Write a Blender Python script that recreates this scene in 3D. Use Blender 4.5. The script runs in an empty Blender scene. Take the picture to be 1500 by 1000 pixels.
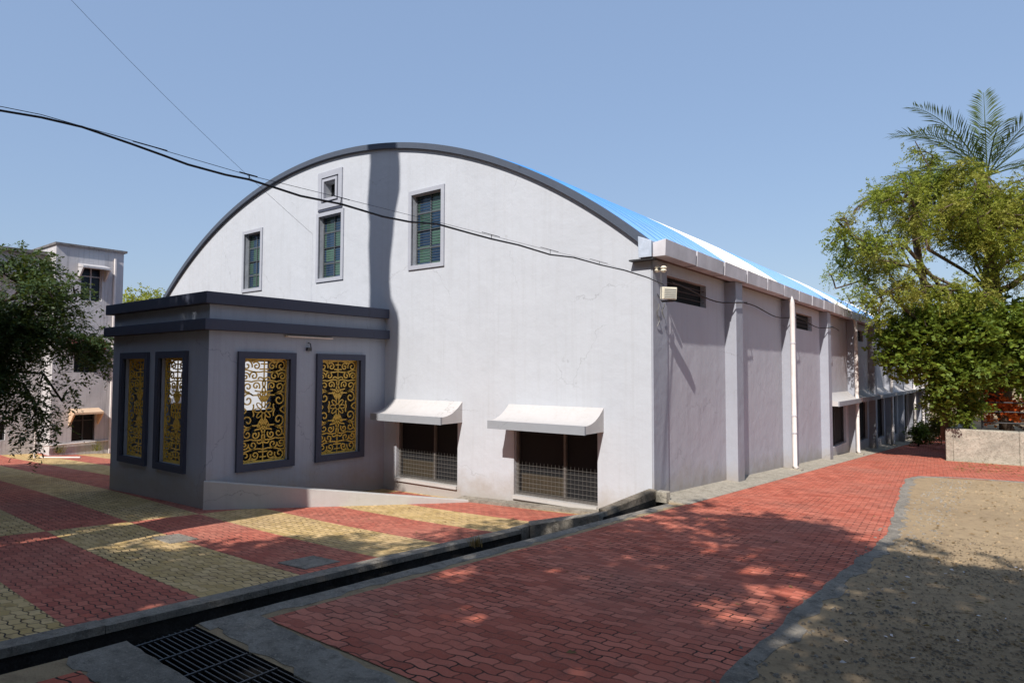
import bpy, math, random
import numpy as np
from mathutils import Vector, Matrix
random.seed(7); RNG = np.random.default_rng(7)
SC = bpy.context.scene
COL = SC.collection
R_ = math.radians
# ------------------------------------------------------------ camera, light, exposure
CAM = np.array([4.937, -10.311, 2.125])
YAW, PITCH, ROLL = R_(37.703), R_(2.674), R_(0.17)
FW = np.array([-math.sin(YAW)*math.cos(PITCH), math.cos(YAW)*math.cos(PITCH), math.sin(PITCH)])
RT0 = np.array([math.cos(YAW), math.sin(YAW), 0.0]); UP0 = np.cross(RT0, FW)
RT = RT0*math.cos(ROLL)+UP0*math.sin(ROLL); UP = UP0*math.cos(ROLL)-RT0*math.sin(ROLL)
FPX = 951.6
cd = bpy.data.cameras.new('camera'); cam = bpy.data.objects.new('camera', cd); COL.objects.link(cam)
cd.sensor_width = 36; cd.lens = 36*FPX/1500; cd.clip_start = 0.05; cd.clip_end = 8000
cam.matrix_world = Matrix(((RT[0], UP[0], -FW[0], CAM[0]), (RT[1], UP[1], -FW[1], CAM[1]), (RT[2], UP[2], -FW[2], CAM[2]), (0, 0, 0, 1)))
SC.camera = cam
SUN_TRAVEL = Vector((-0.23, 1.0, -0.95)).normalized()
SUN_EL = math.asin(-SUN_TRAVEL.z); SUN_ROT = math.atan2(-SUN_TRAVEL.x, -SUN_TRAVEL.y)
W = bpy.data.worlds.new('World'); SC.world = W; W.use_nodes = True
nt = W.node_tree; bg = nt.nodes['Background']
sky = nt.nodes.new('ShaderNodeTexSky'); sky.sky_type = 'NISHITA'; sky.sun_disc = False
sky.sun_elevation = SUN_EL; sky.sun_rotation = SUN_ROT; sky.altitude = 100; sky.air_density = 1.35; sky.dust_density = 1.0; sky.ozone_density = 1.2
hz = nt.nodes.new('ShaderNodeMix'); hz.data_type = 'RGBA'; hz.inputs[0].default_value = 0.70
hz.inputs[7].default_value = (1.72, 2.45, 3.95, 1)      # even dry-season haze over the clear sky
nt.links.new(sky.outputs[0], hz.inputs[6]); nt.links.new(hz.outputs[2], bg.inputs[0]); bg.inputs[1].default_value = 0.135
sl = bpy.data.lights.new('sun', 'SUN'); sun = bpy.data.objects.new('sun', sl); COL.objects.link(sun)
sl.energy = 4.7; sl.angle = R_(0.53); sl.color = (1.0, 0.96, 0.915)
sun.rotation_euler = SUN_TRAVEL.to_track_quat('-Z', 'Y').to_euler(); sun.location = (5, -30, 30)
SC.view_settings.view_transform = 'Standard'; SC.view_settings.look = 'None'
SC.view_settings.exposure = 0.3; SC.view_settings.gamma = 1.0
SC.cycles.max_bounces = 8

# ------------------------------------------------------------ geometry helpers
def ray(x, y): return FW + RT*(x-750)/FPX - UP*(y-500)/FPX
def at_depth(x, y, d): return CAM + ray(x, y)*d

class MB:
    def __init__(s): s.v = []; s.f = []
    def quad(s, *p):
        n = len(s.v); s.v += [tuple(map(float, q)) for q in p]; s.f.append(tuple(range(n, n+len(p)))); return s
    def box(s, a, b):
        x0, y0, z0 = a; x1, y1, z1 = b
        return s.hexa([(x0, y0, z0), (x1, y0, z0), (x1, y1, z0), (x0, y1, z0)], [(x0, y0, z1), (x1, y0, z1), (x1, y1, z1), (x0, y1, z1)])
    def hexa(s, lo, hi):
        n = len(s.v); m = len(lo); s.v += [tuple(map(float, q)) for q in list(lo)+list(hi)]
        s.f.append(tuple(n+i for i in reversed(range(m)))); s.f.append(tuple(n+m+i for i in range(m)))
        for i in range(m): s.f.append((n+i, n+(i+1) % m, n+m+(i+1) % m, n+m+i))
        return s
    def tube(s, pts, r, k=8, cap=True):
        pts = [Vector(p) for p in pts]; n0 = len(s.v); m = len(pts)
        rs = r if hasattr(r, '__len__') else [r]*m
        up = None
        for i, p in enumerate(pts):
            t = (pts[min(i+1, m-1)]-pts[max(i-1, 0)])
            t = t.normalized() if t.length > 1e-9 else Vector((0, 0, 1))
            if up is None:
                up = Vector((0, 0, 1)) if abs(t.z) < .9 else Vector((1, 0, 0))
            a = t.cross(up).normalized(); b = a.cross(t); up = b
            for j in range(k):
                q = 2*math.pi*j/k; w = p+(a*math.cos(q)+b*math.sin(q))*rs[i]; s.v.append((w.x, w.y, w.z))
        for i in range(m-1):
            for j in range(k):
                s.f.append((n0+i*k+j, n0+i*k+(j+1) % k, n0+(i+1)*k+(j+1) % k, n0+(i+1)*k+j))
        if cap:
            s.f.append(tuple(n0+j for j in reversed(range(k)))); s.f.append(tuple(n0+(m-1)*k+j for j in range(k)))
        return s
    def build(s, name, mat, parent=None, smooth=False, bevel=0):
        off = Vector((0, 0, 0)); q = parent
        while q is not None: off += q.location; q = q.parent
        me = bpy.data.meshes.new(name)
        V = np.array(s.v, dtype=np.float64)-np.array(off)
        me.from_pydata(V.tolist(), [], s.f); me.update()
        if mat: me.materials.append(mat)
        o = bpy.data.objects.new(name, me); COL.objects.link(o)
        if parent: o.parent = parent
        if smooth: me.shade_smooth()
        if bevel:
            b = o.modifiers.new('bevel', 'BEVEL'); b.width = bevel; b.segments = 2; b.limit_method = 'ANGLE'
        return o

def tag(o, label=None, cat=None, group=None, kind=None):
    if label: o['label'] = label
    if cat: o['category'] = cat
    if group: o['group'] = group
    if kind: o['kind'] = kind
    return o
def empty(name, loc, label, cat, group=None):
    o = bpy.data.objects.new(name, None); COL.objects.link(o); o.location = Vector(tuple(map(float, loc))); o.empty_display_size = .2
    return tag(o, label, cat, group)
def dup(root, offset):
    r = root.copy(); COL.objects.link(r); r.location = root.location+Vector(offset)
    for ch in list(root.children):
        c = ch.copy(); COL.objects.link(c); c.parent = r
        for g in list(ch.children):
            d = g.copy(); COL.objects.link(d); d.parent = c
    return r
def dup_part(o, offset, rotz=None):
    c = o.copy(); COL.objects.link(c); c.parent = o.parent; c.location = o.location+Vector(offset)
    for g in list(o.children):
        d = g.copy(); COL.objects.link(d); d.parent = c
    return c

# ------------------------------------------------------------ materials
class NT:
    def __init__(s, name):
        s.m = bpy.data.materials.new(name); s.m.use_nodes = True; s.t = s.m.node_tree; s.b = s.t.nodes['Principled BSDF']
        s.pos = s.n('ShaderNodeNewGeometry').outputs['Position']
    def n(s, ty, **kw):
        x = s.t.nodes.new(ty)
        for k, v in kw.items(): setattr(x, k, v)
        return x
    def l(s, a, b): s.t.links.new(a, b)
    def put(s, sock, v):
        if hasattr(v, 'is_output') or isinstance(v, bpy.types.NodeSocket): s.l(v, sock)
        elif isinstance(v, (tuple, list)) and len(v) == 3 and len(sock.default_value) == 4: sock.default_value = (*v, 1)
        else: sock.default_value = v
    def math(s, op, a, b=0.0, c=0.0, clamp=False):
        x = s.n('ShaderNodeMath', operation=op, use_clamp=clamp)
        s.put(x.inputs[0], a); s.put(x.inputs[1], b); s.put(x.inputs[2], c); return x.outputs[0]
    def scale(s, v, k):
        x = s.n('ShaderNodeVectorMath', operation='MULTIPLY'); s.put(x.inputs[0], v); x.inputs[1].default_value = k; return x.outputs[0]
    def noise(s, scale, detail=4, rough=.55, vec=None, k=None, out=0):
        x = s.n('ShaderNodeTexNoise'); v = s.pos if vec is None else vec
        if k: v = s.scale(v, k)
        s.l(v, x.inputs['Vector']); x.inputs['Scale'].default_value = scale; x.inputs['Detail'].default_value = detail; x.inputs['Roughness'].default_value = rough
        return x.outputs[out]
    def ramp(s, f, lo, hi, a=0.0, b=1.0):
        x = s.n('ShaderNodeMapRange'); s.put(x.inputs[0], f); x.inputs[1].default_value = lo; x.inputs[2].default_value = hi; x.inputs[3].default_value = a; x.inputs[4].default_value = b
        return x.outputs[0]
    def mix(s, f, a, b, mode='MIX'):
        x = s.n('ShaderNodeMix', data_type='RGBA', blend_type=mode); s.put(x.inputs[0], f); s.put(x.inputs[6], a); s.put(x.inputs[7], b); return x.outputs[2]
    def bump(s, h, st=.3, d=.01, prev=None):
        x = s.n('ShaderNodeBump'); s.put(x.inputs['Height'], h); x.inputs['Strength'].default_value = st; x.inputs['Distance'].default_value = d
        if prev is not None: s.l(prev, x.inputs['Normal'])
        return x.outputs[0]
    def xyz(s, v=None):
        x = s.n('ShaderNodeSeparateXYZ'); s.l(s.pos if v is None else v, x.inputs[0]); return x.outputs
    def done(s, col, rough=.85, normal=None, metal=0.0, spec=None):
        s.put(s.b.inputs['Base Color'], col); s.put(s.b.inputs['Roughness'], rough); s.b.inputs['Metallic'].default_value = metal
        if spec is not None: s.b.inputs['Specular IOR Level'].default_value = spec
        if normal is not None: s.l(normal, s.b.inputs['Normal'])
        return s.m

def plaster(name, col, dirt=(.25, .23, .2), amt=.25, streak=.2, bump=.35, rough=.88, crack=.35, base=None):
    t = NT(name)
    big = t.noise(.9, 5, .6); mid = t.noise(5, 6, .65); patch = t.noise(.45, 2, .4)
    st = t.noise(1.0, 6, .75, k=(7.5, 7.5, .28)); drip = t.noise(1.0, 3, .6, k=(22, 22, .5))
    f1 = t.ramp(big, .45, .75, 0, amt); f2 = t.ramp(st, .50, .8, 0, streak); f3 = t.ramp(mid, .58, .8, 0, amt*.6)
    c = t.mix(t.ramp(patch, .49, .52, 0, .10), col, tuple(x*.86 for x in col))
    c = t.mix(f1, c, tuple(x*.78 for x in col)); c = t.mix(f2, c, dirt); c = t.mix(t.math('MULTIPLY', t.ramp(drip, .60, .72), f2), c, tuple(x*.6 for x in dirt)); c = t.mix(f3, c, tuple(min(1, x*1.08) for x in col))
    wv = t.n('ShaderNodeVectorMath', operation='ADD'); t.l(t.pos, wv.inputs[0]); t.l(t.scale(t.noise(2.5, 4, .6, out=1), (.5, .5, .5)), wv.inputs[1])
    vo = t.n('ShaderNodeTexVoronoi', feature='DISTANCE_TO_EDGE'); t.l(wv.outputs[0], vo.inputs['Vector']); vo.inputs['Scale'].default_value = .42
    ck = t.math('MULTIPLY', t.ramp(vo.outputs[0], .001, .0045, 1, 0), t.ramp(t.noise(.6, 2, .5), .50, .60))
    c = t.mix(t.math('MULTIPLY', ck, crack), c, tuple(x*.45 for x in dirt))
    if base is not None:
        x = t.xyz(); h = t.math('SUBTRACT', x[2], t.math('MULTIPLY_ADD', x[1], -.05, base)); h = t.math('ADD', h, t.math('MULTIPLY', t.math('SUBTRACT', t.noise(1.8, 6, .7), .5), 1.1))
        c = t.mix(t.ramp(h, .05, .55, .65, 0), c, (.30, .25, .19))
    fine = t.noise(60, 4, .6); und = t.noise(2.2, 3, .5)
    n = t.bump(und, .35, .05); n = t.bump(mid, .3, .02, n); n = t.bump(fine, bump, .006, n)
    return t.done(c, rough, n, spec=.25)
def flat(name, col, rough=.6, metal=0, var=.15, sc=8, bump=.1):
    t = NT(name); f = t.noise(sc, 5, .6)
    c = t.mix(t.ramp(f, .3, .7, 0, 1), tuple(x*(1-var) for x in col), tuple(min(1, x*(1+var)) for x in col))
    return t.done(c, rough, t.bump(f, bump, .01), metal)
def concrete(name, col, dark=(.08, .07, .06), amt=.5):
    t = NT(name); a = t.noise(1.6, 6, .65); b = t.noise(9, 7, .72); c3 = t.noise(45, 4, .65)
    c = t.mix(t.ramp(a, .40, .68, 0, amt), col, dark); c = t.mix(t.ramp(b, .48, .66, 0, .75), c, tuple(x*.42 for x in col)); c = t.mix(t.ramp(c3, .56, .70, 0, .6), c, tuple(min(1, x*1.55) for x in col))
    n = t.bump(b, .9, .05); n = t.bump(c3, .8, .015, n)
    return t.done(c, .95, n, spec=.15)
def paver(name, c1, c2, grout, stripes=None, rot=0.0, L=.19, H=.095):
    t = NT(name); x = t.xyz(); ca, sa = math.cos(rot), math.sin(rot)
    u = t.math('ADD', t.math('MULTIPLY', x[0], ca), t.math('MULTIPLY', x[1], sa))
    v = t.math('SUBTRACT', t.math('MULTIPLY', x[1], ca), t.math('MULTIPLY', x[0], sa))
    wob = t.noise(.7, 3, .5)
    wv = t.math('MULTIPLY', t.math('SUBTRACT', wob, .5), .018)
    v = t.math('ADD', v, wv)
    du = t.math('MULTIPLY', t.math('SINE', t.math('MULTIPLY', v, 2*math.pi/H)), .005)
    dv = t.math('MULTIPLY', t.math('SINE', t.math('MULTIPLY', u, 2*math.pi/L)), .011)
    cmb = t.n('ShaderNodeCombineXYZ'); t.l(t.math('ADD', u, du), cmb.inputs[0]); t.l(t.math('ADD', v, dv), cmb.inputs[1])
    br = t.n('ShaderNodeTexBrick'); t.l(cmb.outputs[0], br.inputs['Vector']); br.inputs['Scale'].default_value = 1
    br.inputs['Brick Width'].default_value = L; br.inputs['Row Height'].default_value = H; br.inputs['Mortar Size'].default_value = .0075; br.inputs['Mortar Smooth'].default_value = .35
    br.inputs['Color1'].default_value = (0, 0, 0, 1); br.inputs['Color2'].default_value = (1, 1, 1, 1); br.inputs['Mortar'].default_value = (.5, .5, .5, 1); br.offset = .5
    rnd = br.outputs['Color']; mort = br.outputs['Fac']
    base = t.mix(t.math('MULTIPLY', rnd, 1.0), c1, c2)
    if stripes:
        y1, y2, P = stripes
        w = t.math('FRACT', t.math('DIVIDE', t.math('ADD', v, 19.5), P))
        lft = t.math('LESS_THAN', u, -6.2)
        w2 = t.math('FRACT', t.math('ADD', w, t.math('MULTIPLY', lft, .5)))
        isy = t.math('GREATER_THAN', w2, .5)
        base = t.mix(isy, base, t.mix(rnd, y1, y2))
    big = t.noise(.55, 5, .6); med = t.noise(6, 6, .7); fine = t.noise(90, 3, .6)
    base = t.mix(t.ramp(big, .45, .75, 0, .3), base, (.34, .24, .18)); base = t.mix(t.ramp(med, .52, .75, 0, .55), base, (.10, .05, .04)); base = t.mix(t.ramp(fine, .55, .8, 0, .35), base, (.5, .36, .28))
    wide = t.ramp(t.noise(1.7, 4, .6), .38, .62, .25, 1.0)
    mm = t.math('MULTIPLY', mort, wide, clamp=True)
    c = t.mix(mm, base, grout)
    h = t.math('SUBTRACT', 1.0, mm)
    hb = t.math('ADD', h, t.math('MULTIPLY', rnd, .35))
    n = t.bump(hb, .8, .02); n = t.bump(med, .5, .015, n); n = t.bump(fine, .5, .005, n)
    return t.done(c, .86, n, spec=.25)
def leaf(name, a, b, c, trans=.35):
    t = NT(name); g = t.n('ShaderNodeNewGeometry'); r = g.outputs['Random Per Island']
    big = t.noise(.9, 3, .5)
    col = t.mix(r, a, b); col = t.mix(t.ramp(big, .45, .65), col, c)
    p = t.b; t.put(p.inputs['Base Color'], col); p.inputs['Roughness'].default_value = .55; p.inputs['Specular IOR Level'].default_value = .3
    tr = t.n('ShaderNodeBsdfTranslucent'); t.l(t.mix(.5, col, (.30, .34, .03)), tr.inputs[0])
    mx = t.n('ShaderNodeMixShader'); mx.inputs[0].default_value = trans; t.l(p.outputs[0], mx.inputs[1]); t.l(tr.outputs[0], mx.inputs[2])
    t.l(mx.outputs[0], t.t.nodes['Material Output'].inputs['Surface'])
    return t.m
def bark(name, col):
    t = NT(name); a = t.noise(3, 6, .7, k=(3, 3, .6)); b = t.noise(20, 5, .7, k=(2, 2, .5))
    c = t.mix(t.ramp(a, .35, .65), tuple(x*.5 for x in col), col)
    return t.done(c, .95, t.bump(b, .8, .03), spec=.1)

M = {}
M['facade'] = plaster('facade_paint', (.465, .48, .51), (.33, .32, .31), .2, .28, crack=.3, base=-.45)
M['side'] = plaster('side_paint', (.45, .445, .475), (.30, .25, .24), .25, .25, .5, crack=.3, base=-.05)
M['trim'] = plaster('pilaster_paint', (.33, .34, .38), (.25, .23, .22), .25, .25, base=-.1)
M['frame'] = plaster('window_frame_paint', (.36, .37, .41), (.25, .25, .26), .1, .1)
M['navy'] = plaster('cornice_paint', (.062, .07, .10), (.05, .05, .06), .2, .15)
M['porch'] = plaster('porch_paint', (.33, .36, .42), (.20, .20, .22), .3, .35, base=-.45)
M['rim'] = plaster('arch_rim_paint', (.075, .09, .12), (.05, .05, .06), .3, .2)
M['white'] = plaster('white_paint', (.46, .44, .41), (.3, .27, .22), .2, .2)
M['oldwhite'] = plaster('weathered_white', (.50, .48, .48), (.10, .09, .075), .6, .75)
M['awning'] = plaster('awning_paint', (.50, .475, .46), (.36, .31, .27), .4, .35)
M['awnedge'] = plaster('awning_edge_paint', (.27, .28, .30), (.3, .3, .3), .2, .1)
M['gutter'] = flat('gutter_sheet', (.50, .48, .50), .55, .0, .2, 2.0)
M['black'] = flat('black_rubber', (.012, .012, .014), .6)
M['void'] = flat('unlit_interior', (.006, .006, .007), .95, 0, .1, 8, 0)  # near-black sheet painting the darkness inside vents and lower windows
M['iron'] = flat('dark_iron', (.03, .03, .033), .55)
M['dark'] = flat('dark_interior', (.02, .02, .022), .8)
M['gold'] = flat('gold_metal', (.66, .43, .07), .5, .1, .2, 6)
M['pipe'] = flat('white_pvc', (.66, .60, .56), .5, 0, .12, 3)
M['conc'] = concrete('grey_concrete', (.34, .30, .245), (.10, .09, .075), .5)
M['concl'] = concrete('pale_concrete', (.45, .40, .32), (.22, .2, .15), .4)
M['drain'] = concrete('drain_concrete', (.05, .045, .04), (.012, .012, .011), .9)
M['path'] = paver('red_pavers', (.40, .085, .048), (.63, .185, .115), (.03, .02, .014), rot=R_(5))
M['court'] = paver('courtyard_pavers', (.40, .10, .065), (.55, .17, .11), (.05, .035, .028), ((.48, .325, .12), (.66, .465, .22), 2.25), rot=R_(-3))
M['wire'] = flat('pale_wire', (.13, .125, .115), .5)
M['cream'] = flat('cream_plastic', (.72, .66, .52), .45)
M['orange'] = plaster('orange_paint', (.60, .42, .28), (.3, .2, .12), .3, .3)
M['redpaint'] = plaster('dark_red_paint', (.16, .05, .045), (.05, .03, .03), .3, .3)
M['brown'] = flat('brown_panel', (.04, .03, .016), .7)

def dirt_mat():
    t = NT('dirt'); a = t.noise(.5, 6, .6); b = t.noise(7, 8, .7); c = t.noise(55, 5, .7)
    x = t.mix(t.ramp(a, .35, .65), (.44, .32, .19), (.36, .26, .155)); x = t.mix(t.ramp(b, .5, .7, 0, .6), x, (.17, .12, .075)); x = t.mix(t.ramp(c, .6, .75, 0, .7), x, (.48, .38, .25))
    n = t.bump(b, .7, .05); n = t.bump(c, .7, .015, n)
    return t.done(x, .95, n, spec=.1)
M['dirt'] = dirt_mat()
def roof_mat():
    t = NT('roof_sheets'); y = t.xyz()[1]
    bands = [(4.7, 8.7), (16.4, 19.4), (26.6, 29.6), (36.2, 39.2)]
    f = None
    for a, b in bands:
        q = t.math('MULTIPLY', t.math('GREATER_THAN', y, a), t.math('LESS_THAN', y, b)); f = q if f is None else t.math('ADD', f, q)
    n = t.noise(1.5, 4, .6)
    blue = t.mix(t.ramp(n, .3, .7), (.03, .19, .48), (.04, .235, .55)); cream = t.mix(t.ramp(n, .3, .7), (.72, .66, .55), (.78, .74, .66))
    return t.done(t.mix(f, blue, cream), .45, None, 0, .4)
M['roof'] = roof_mat()
def glass_mat():
    t = NT('coloured_glass'); x = t.xyz()
    cx = t.math('FLOOR', t.math('DIVIDE', x[0], .39)); cz = t.math('FLOOR', t.math('DIVIDE', x[2], .385))
    par = t.math('ABSOLUTE', t.math('MODULO', t.math('ADD', cx, cz), 2.0))
    wn = t.n('ShaderNodeTexWhiteNoise'); cmb = t.n('ShaderNodeCombineXYZ'); t.l(cx, cmb.inputs[0]); t.l(cz, cmb.inputs[1]); t.l(cmb.outputs[0], wn.inputs['Vector'])
    g = t.mix(wn.outputs['Value'], (.025, .06, .045), (.075, .15, .11)); b = t.mix(wn.outputs['Value'], (.012, .032, .07), (.03, .07, .13))
    c = t.mix(par, b, g); n = t.noise(9, 3, .5)
    return t.done(c, .12, t.bump(n, .15, .01), 0, .6)
M['glass'] = glass_mat()
t = NT('dark_glass'); M['dglass'] = t.done((.008, .009, .010), .25, None, 0, .25)

# ------------------------------------------------------------ terrain heights
def hp(y): return -.05*max(-16, min(45, y))-.05
def soft(v, w): return w*math.log1p(math.exp(max(-30, min(30, v/w))))
def hc(x, y): return -.62-.05*max(-16, min(45, y))+.062*soft(min(x, 0)+4, 1.6)-.04*soft(-9-max(x, -25), 1.6)
def ground_z(x, y):
    if x >= .35: return hp(y)
    if x <= -1.15: return hc(x, y)
    k = (x+1.15)/1.5; return hc(-1.15, y)*(1-k)+hp(y)*k

def grid_sheet(name, xs, ys, zf, keep, mat, lift=0.0):
    m = MB(); idx = {}
    def vid(i, j):
        if (i, j) not in idx: idx[(i, j)] = len(m.v); m.v.append((xs[i], ys[j], zf(xs[i], ys[j])+lift))
        return idx[(i, j)]
    for i in range(len(xs)-1):
        for j in range(len(ys)-1):
            if keep(.5*(xs[i]+xs[i+1]), .5*(ys[j]+ys[j+1])): m.f.append((vid(i, j), vid(i+1, j), vid(i+1, j+1), vid(i, j+1)))
    o = m.build(name, mat); o['kind'] = 'structure'; return o
def in_trench(x, y):
    if -1.15 < x < .35 and -20 < y < -1.85: return True
    if .1 < x < .35 and -1.85 < y < -.1: return True
    return .35 < x < 9 and -8.45 < y < -8.0
XS = [-3000, -800, -200, -80, -60, -50, -40, -35, -30, -25, -22, -18.5, -16, -14, -12, -11, -10, -9, -8, -7, -6.2, -5.5, -4.9, -4.3, -3.7, -3.1, -2.5, -1.9, -1.15, -.08, .1, .35, .6, 1, 2, 3, 4, 5, 6, 7.5, 9, 12, 16, 24, 40, 80, 200, 800, 3000]
YS = [-3000, -800, -200, -80, -40, -20, -16, -12, -10, -8.45, -8.0, -6, -4, -3, -1.85, -.1, 1, 4, 8, 12, 16, 20, 26, 32, 38, 45, 60, 100, 300, 1000, 3000]
grid_sheet('ground', XS, YS, ground_z, lambda x, y: not in_trench(x, y), M['dirt'])
# trench
m = MB()
def strip_y(x0, z0f, x1, z1f, ya, yb, n=8):
    for i in range(n):
        a = ya+(yb-ya)*i/n; b = ya+(yb-ya)*(i+1)/n
        m.quad((x0, a, z0f(a)), (x1, a, z1f(a)), (x1, b, z1f(b)), (x0, b, z0f(b)))
fl = lambda y: -.05*y-.95
strip_y(-1.15, fl, .35, fl, -20, -1.85); strip_y(.1, fl, .35, fl, -1.85, -.1, 2)
strip_y(-1.15, fl, -1.15, lambda y: hc(-1.15, y), -20, -1.85); strip_y(.35, fl, .35, lambda y: hp(y), -20, -.1)
m.quad((-1.15, -1.85, fl(-1.85)), (.1, -1.85, fl(-1.85)), (.1, -1.85, ground_z(.1, -1.85)), (-1.15, -1.85, hc(-1.15, -1.85)))
m.quad((.1, -1.85, fl(-1.85)), (.1, -.1, fl(-.1)), (.1, -.1, 0), (.1, -1.85, 0))
m.quad((.1, -.1, fl(-.1)), (.35, -.1, fl(-.1)), (.35, -.1, hp(-.1)), (.1, -.1, hp(-.1)))
m.quad((.35, -8.45, -.3), (9, -8.45, -.3), (9, -8.0, -.3), (.35, -8.0, -.3))
m.quad((.35, -8.0, -.3), (9, -8.0, -.3), (9, -8.0, hp(-8)), (.35, -8.0, hp(-8)))
m.quad((.35, -8.45, -.3), (9, -8.45, -.3), (9, -8.45, hp(-8.45)), (.35, -8.45, hp(-8.45)))
m.build('drain_channel', M['drain'])['kind'] = 'structure'
# paved courtyard
xs = [-60, -40, -30, -25, -22, -18.5, -16, -14, -12, -11, -10, -9, -8, -7, -6.2, -5.5, -4.9, -4.3, -3.7, -3.1, -2.5, -1.9, -1.32]
ys = [-16, -14, -12, -10, -8, -6, -4, -3, -2, -1.85, -.9, -.0, 3, 6, 10, 20]
grid_sheet('courtyard_paving', xs, ys, ground_z, lambda x, y: (y < 0 or x < -18.5) and not (x < -25 and y > -1.3), M['court'], .006)
grid_sheet('courtyard_paving', [-1.32, -.6, -.1], [-1.7, -.9, 0], ground_z, lambda x, y: True, M['court'], .006)
# path polygon (planar, slope along y)
def poly_sheet(name, pts, mat, lift, zf=lambda x, y: hp(y)):
    m = MB(); m.v = [(x, y, zf(x, y)+lift) for x, y in pts]; m.f = [tuple(range(len(pts)))]
    o = m.build(name, mat); o['kind'] = 'structure'; return o
def wobble(pts, a, step=.25):
    out = []
    for (x0, y0), (x1, y1) in zip(pts[:-1], pts[1:]):
        n = max(1, int(math.hypot(x1-x0, y1-y0)/step))
        for i in range(n):
            t_ = i/n; out.append((x0+(x1-x0)*t_+random.uniform(-a, a), y0+(y1-y0)*t_+random.uniform(-a, a)))
    out.append(pts[-1]); return out
EDGE = [(3.9, -8.0), (3.5, -6.4), (3.48, -5.3), (3.5, -3), (3.56, -.7), (3.3, 2.5), (2.95, 6), (2.78, 8.3), (2.95, 9.3), (3.6, 9.9), (5, 10.3), (12, 10.6)]
right = wobble(EDGE, .025)
def row_sheet(name, rows, mat, lift):
    m = MB(); rows = sorted(rows)
    for y, a, b in rows:
        for q in range(5): x = a+(b-a)*q/4; m.v.append((x, y, hp(y)+lift))
    for i in range(len(rows)-1):
        for q in range(4): m.f.append((i*5+q, i*5+q+1, i*5+6+q, i*5+5+q))
    o = m.build(name, mat); o['kind'] = 'structure'; return o
def edge_x(y, line):
    for (x0, y0), (x1, y1) in zip(line[:-1], line[1:]):
        if min(y0, y1) <= y <= max(y0, y1) and abs(y1-y0) > 1e-6: return x0+(x1-x0)*(y-y0)/(y1-y0)
    return line[-1][0]
mono = [right[0]]
for p in right[1:]:
    if p[1] > mono[-1][1]+.01 and p[1] < 9.8: mono.append(p)
rows = []
for y in np.arange(-7.6, 45.01, .2):
    xr = edge_x(y, mono) if y < 9.3 else (12 if 10.3 < y < 16.5 else (3.0+(y-9.3)*2.2 if y < 10.3 else 2.95-.018*(y-16.5)))
    rows.append((float(y), .60, float(xr)))
row_sheet('brick_path', rows, M['path'], .006)
row_sheet('brick_path', [(-12, .62, 3.2), (-10, .62, 2.9), (-8.8, .62, 2.6)], M['path'], .006)
# concrete edging: real strips with a little height
def edging(name, line, w0, w1, h, side=1, rag=.05):
    m = MB(); n = len(line); L = []; Rr = []
    for i, (x, y) in enumerate(line):
        a = line[max(i-1, 0)]; b = line[min(i+1, n-1)]; dx, dy = b[0]-a[0], b[1]-a[1]; q = math.hypot(dx, dy); nx, ny = dy/q*side, -dx/q*side
        k = i/(n-1); w = w0+(w1-w0)*k+random.uniform(-rag, rag)
        L.append((x-nx*.01, y-ny*.01)); Rr.append((x+nx*w, y+ny*w))
    for i in range(n-1):
        P = [L[i], Rr[i], Rr[i+1], L[i+1]]
        m.hexa([(x, y, ground_z(x, y)-.05) for x, y in P], [(L[i][0], L[i][1], ground_z(*L[i])+h), (Rr[i][0], Rr[i][1], ground_z(*Rr[i])+h*.25), (Rr[i+1][0], Rr[i+1][1], ground_z(*Rr[i+1])+h*.25), (L[i+1][0], L[i+1][1], ground_z(*L[i+1])+h)])
    o = m.build(name, M['conc']); o['kind'] = 'structure'; return o
dense = []
for (x0, y0), (x1, y1) in zip(right[:-1], right[1:]): dense += [(x0, y0), ((x0+x1)/2, (y0+y1)/2)]
dense = wobble(dense, .012, .1); edging('path_edging', dense, .12, .2, .014, 1, .05)
edging('path_edging', wobble([(.36, -7.62), (2.1, -7.7), (3.9, -7.77)], .02, .1), .32, .27, .016, 1, .035)
edging('path_edging', wobble([(.36, -8.46), (3.4, -8.46)], .006, .1), .36, .36, .016, 1, .06)
edging('path_edging', wobble([(.36, -.25), (.36, -7.98)], .004, .12), -.15, -.15, .014, 1, .03)
# sandy strip along the side wall
m = MB()
ys_ = [0, 2, 4, 8, 12, 16, 20, 26, 32, 45]
for a, b in zip(ys_[:-1], ys_[1:]): m.hexa([(0, a, hp(a)-.3), (.64, a, hp(a)-.3), (.64, b, hp(b)-.3), (0, b, hp(b)-.3)], [(0, a, hp(a)+.06), (.64, a, hp(a)+.012), (.64, b, hp(b)+.012), (0, b, hp(b)+.06)])
m.build('wall_apron', M['concl'])['kind'] = 'structure'
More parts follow.
